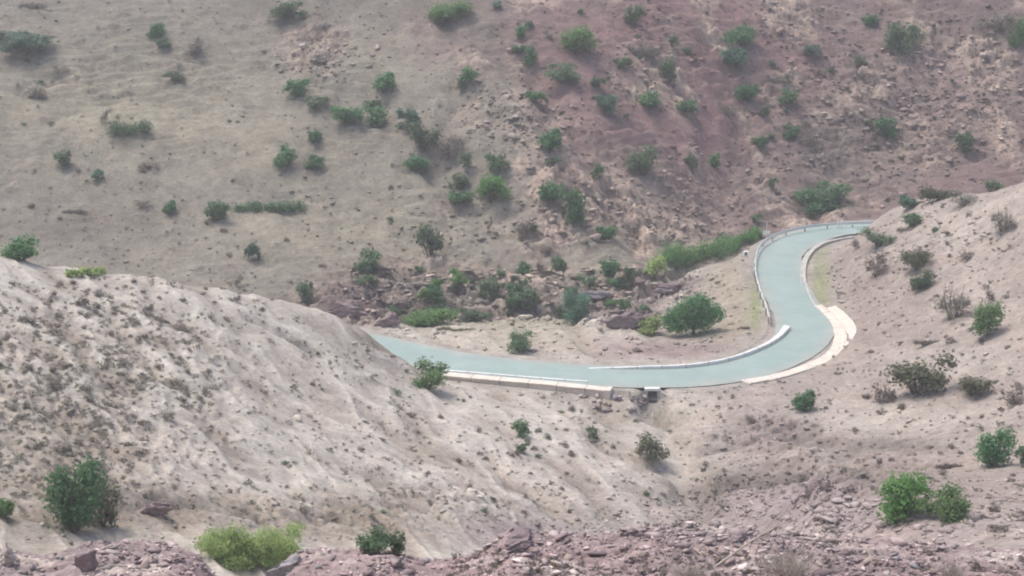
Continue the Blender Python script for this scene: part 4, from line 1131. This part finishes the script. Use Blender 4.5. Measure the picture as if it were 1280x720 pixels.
add_rubble(900, (560, 610, 1300, 690), lambda x, y: min(1, .1 + g2(x, y, 1000, 645, 170, 24) + g2(x, y, 720, 662, 90, 12)), near_ok, .24, .5, .55, 1.6, .6)
add_rubble(500, (840, 600, 1300, 680), None, near_ok, .3, .5, .6, 1.5)
add_rubble(650, (430, 335, 860, 402), None, lambda g: g[1] > 188 and off_road(g), .6, .5, .5, 2.0, .6)
add_rubble(500, (-20, 0, 640, 330), None, far_ok, .22, .4, .6, 1.5)
add_rubble(420, (470, 270, 1090, 500), None, lambda g: off_road(g, 3.5) and not off_road(g, 5.2), .13, .5, .7, 1.5)
merged('rubble', items, ROCKS, M_RUBBLE)['kind'] = 'stuff'

# ------------------------------------------------------------------ dry tussocks
def tuft_form(seed, n, size):
    rng = np.random.default_rng(seed)
    L = [(0, 0, .30, .36, .36, .34)] + [(.26 * math.cos(a), .26 * math.sin(a), .24, .22, .22, .24) for a in rng.uniform(0, 6.28, 3)]
    p, d, t = crown_points(rng, n, L, .6, .4)
    v, f = leaves(rng, p, d + np.array([0, 0, .3]), size, .4, .7); return v, f, np.repeat(t, 4)
TUFT = {}
for kd in ('grey', 'brown', 'dull'):
    for s in range(4):
        v, f, t = tuft_form(700 + s, 170, .085); TUFT[(kd, s)] = build_mesh('dry_shrub', v, f, LEAF[kd], {'tint': t})
def tussocks(n, box_, dens, ok, size, kinds, label, group):
    for px, py, g in sample(n, box_, dens, ok):
        s = size * math.exp(rs.normal(0, .28))
        o = link('dry_shrub', TUFT[(kinds[rs.integers(len(kinds))], int(rs.integers(4)))], None, (g[0], g[1], g[2] - .05), (0, 0, rs.uniform(0, 6.28)), (s * rs.uniform(.9, 1.4), s, s * rs.uniform(.6, 1.0)))
        set_props(o, label, 'dry shrub', group)
tussocks(150, (-5, 345, 330, 600), lambda x, y: min(1, g2(x, y, 90, 450, 120, 75) * 1.1 + g2(x, y, 220, 385, 90, 30) * .8 + g2(x, y, 50, 560, 90, 50) * .8 + .03), near_ok, .78, ['grey', 'grey', 'grey', 'brown'], 'greyish dry tussock in the dense patch on the shoulder of the pale spur', 'tussocks on the shoulder of the pale spur')
tussocks(75, (335, 440, 860, 650), lambda x, y: .3 + g2(x, y, 640, 560, 120, 60), lambda g: off_road(g, 5.5), .62, ['brown', 'grey', 'brown', 'dull'], 'small dark dry tussock dotting the lower pale slope below the road', 'tussocks below the road')
tussocks(45, (890, 290, 1280, 660), lambda x, y: .4 + g2(x, y, 1220, 320, 60, 40), lambda g: off_road(g, 5.5), .70, ['brown', 'grey', 'brown'], 'small brown tussock on the stony slope beyond the bends', 'tussocks on the stony slope beyond the bends')
tussocks(30, (0, 60, 540, 340), None, lambda g: g[1] > 196, .9, ['grey', 'brown', 'dull'], 'faint dry tussock on the beige part of the far hillside', 'tussocks on the beige far hillside')

def small_tufts(n, box_, dens, ok, size, kd):
    V_ = []; F_ = []; T_ = []; o = 0; fm = [tuft_form(760 + i, 26, .15) for i in range(3)]
    for px, py, g in sample(n, box_, dens, ok):
        v, f, t = fm[int(rs.integers(3))]; s = size * math.exp(rs.normal(0, .3)); a = rs.uniform(0, 6.28); c, sn = math.cos(a), math.sin(a)
        p = v * s; V_.append(np.stack([p[:, 0] * c - p[:, 1] * sn, p[:, 0] * sn + p[:, 1] * c, p[:, 2] * .8 - .03], 1) + np.array(g)); F_.append(f + o); T_.append(t); o += len(v)
    return V_, F_, T_
def stuff_tufts(name, specs, kd):
    V_ = []; F_ = []; T_ = []; o = 0
    for sp in specs:
        v, f, t = small_tufts(*sp, kd)
        V_ += v; F_ += [q + o for q in f]; T_ += t; o += sum(map(len, v))
    ob = link(name, build_mesh(name, np.concatenate(V_), np.concatenate(F_), LEAF[kd], {'tint': np.concatenate(T_)})); ob['kind'] = 'stuff'
stuff_tufts('undergrowth', [
 (1300, (-20, 340, 560, 640), lambda x, y: min(1, g2(x, y, 110, 450, 150, 90) + g2(x, y, 40, 570, 100, 60) + .15), near_ok, .5),
 (350, (430, 440, 900, 660), None, near_ok, .40), (350, (880, 250, 1300, 660), None, near_ok, .45),
 (500, (-20, 0, 1300, 400), None, far_ok, .55)], 'grey')
stuff_tufts('dry_grass', [
 (200, (-20, 340, 900, 660), None, near_ok, .36), (120, (890, 250, 1300, 660), None, near_ok, .4), (160, (-20, 0, 1300, 400), None, far_ok, .45), (260, (560, 690, 1300, 722), lambda x, y: .3 + .7 * (x < 900), fg_ok, .3)], 'brown')

# ------------------------------------------------------------------ dead wood near the bottom
def rod(label, a, b, r, extra=(), name='dead_branch', cat='branch', lift=.25):
    p = np.array(hit(*a)); q = np.array(hit(*b)); m_ = (p + q) / 2 + np.array([0, 0, lift])
    q = q + np.array([0, 0, lift * .5])
    ps = [tube([(0, 0, 0), (m_ - p) * .9, q - p], [r, r * .8, r * .4], 6)]
    for (u, dx, dy, dz) in extra:
        s = (m_ - p) * 2 * u * .5 if u < .5 else (q - p) * u
        ps.append(tube([s, s + np.array([dx, dy, dz]) * .5, s + np.array([dx, dy, dz])], [r * .5, r * .35, r * .15], 5))
    o = link(name, fix(build_mesh(name, *join(ps), M_DEAD)), None, tuple(p)); return set_props(o, label, cat)
def limb(label, foot, vec, r, forks):
    p = np.array(hit(*foot)); v = np.array(vec, float)
    ps = [tube([(0, 0, -.1), v * .5 + (0, 0, .06), v], [r, r * .75, r * .35], 6)]
    for u, w_ in forks:
        ps.append(tube([v * u, v * u + np.array(w_) * .5, v * u + np.array(w_)], [r * .5, r * .35, r * .12], 5))
    o = link('dead_branch', fix(build_mesh('dead_branch', *join(ps), M_DEAD)), None, tuple(p)); set_props(o, label, 'branch')
limb('long bleached dead branch leaning slantwise over the shale ridge', (893, 706), (2.55, .5, 1.45), .05, ((.25, (1.0, .2, .62)), (.55, (.5, 0, .5)), (.5, (.7, -.2, .1)), (.8, (.3, 0, .35))))
limb('thin upright bleached stick on the ridge near the long dead branch', (1038, 719), (.22, .1, 1.0), .028, ((.6, (.15, 0, .2)),))
limb('thin pale stick at the bottom edge below the two bright bushes', (1168, 712), (.75, .2, .55), .024, ((.5, (.3, 0, .1)),))
limb('short grey broken branch lying by the dead shrub at the bottom edge', (1000, 690), (.5, .1, .9), .03, ((.4, (.3, 0, .3)),))
def twig_bush(px, py, w, h, label, seed, n=60):
    g = hit(px, py + .4 * h); s = g[1] / F; rng = np.random.default_rng(seed); ps = []
    for i in range(n):
        a = rng.uniform(0, 6.28); e = rng.uniform(.1, .55) * w * s; z = h * s * rng.uniform(.4, 1.0)
        b0 = np.array([rng.normal(0, .12) * w * s, rng.normal(0, .1) * w * s, -.1]); t_ = np.array([math.cos(a) * e, math.sin(a) * e * .6, z])
        ps.append(tube([b0, (b0 + t_) / 2 + rng.normal(0, .06, 3), t_], [.014, .010, .005], 4))
        for k in range(3):
            c_ = b0 + (t_ - b0) * rng.uniform(.4, .9); ps.append(tube([c_, c_ + rng.normal(0, .22, 3) * [1, 1, .7]], [.007, .004], 3))
    t = bpy.data.objects.new('dead_shrub', None); COL.objects.link(t); t.location = g
    link('twigs', fix(build_mesh('twigs', *join(ps), M_DEAD)), t)
    L = [(0, 0, h * s * .45, w * s * .4, w * s * .3, h * s * .4)]
    p, d, tt = crown_points(rng, 420, L, .6, .3); v, f = leaves(rng, p, d, .030, .4, .8)
    link('foliage', build_mesh('foliage', v, f, LEAF['grey'], {'tint': np.repeat(tt, 4)}), t)
    set_props(t, label, 'shrub')
def small_shrubs(n, box_, dens, ok, size, kinds, label, group):
    for px, py, g in sample(n, box_, dens, ok):
        s = size * math.exp(rs.normal(0, .3)); kd = kinds[rs.integers(len(kinds))]
        o = link('shrub', forms(kd)[0][int(rs.integers(4))], None, (g[0], g[1], g[2] - .05), (0, 0, rs.uniform(0, 6.28)), (s * rs.uniform(.9, 1.3), s, s * rs.uniform(.6, .9)))
        set_props(o, label, 'shrub', group)
small_shrubs(38, (440, 335, 820, 405), None, lambda g: g[1] > 190 and off_road(g), 1.7, ['dull', 'green', 'bright', 'dull'], 'small scrubby green bush wedged between the rocks of the gully behind the road', 'small scrub in the gully')
small_shrubs(24, (560, 0, 1280, 290), None, far_ok, 1.25, ['dull', 'grey', 'blue', 'dull'], 'tiny faint scrub on the reddish part of the far hillside', 'tiny scrub on the reddish hillside')
twig_bush(985, 700, 110, 46, 'tangled grey-green dead shrub of fine twigs at the bottom edge', 801, 90)
twig_bush(862, 714, 60, 24, 'smaller dry twiggy shrub at the bottom edge beside the long dead branch', 802, 40)
twig_bush(1190, 712, 46, 26, 'wispy pale dry shrub at the bottom edge below the two bright bushes', 803, 30)
# ------------------------------------------------------------------ thin haze in the valley air
hb = build_mesh('haze', *box(-950, 950, -950, 950, float(GZ.min()) - 1, max(float(GZ.max()), CAM_Z) + 8), None)
hm_ = bpy.data.materials.new('haze_air'); hm_.use_nodes = True; ht = hm_.node_tree; ht.nodes.remove(ht.nodes['Principled BSDF'])
pv = ht.nodes.new('ShaderNodeVolumePrincipled'); pv.inputs['Color'].default_value = (.93, .93, .94, 1); pv.inputs['Density'].default_value = HAZE; pv.inputs['Anisotropy'].default_value = .2
ht.links.new(pv.outputs[0], ht.nodes['Material Output'].inputs['Volume']); hb.materials.append(hm_)
ho = link('haze', hb); ho['kind'] = 'stuff'
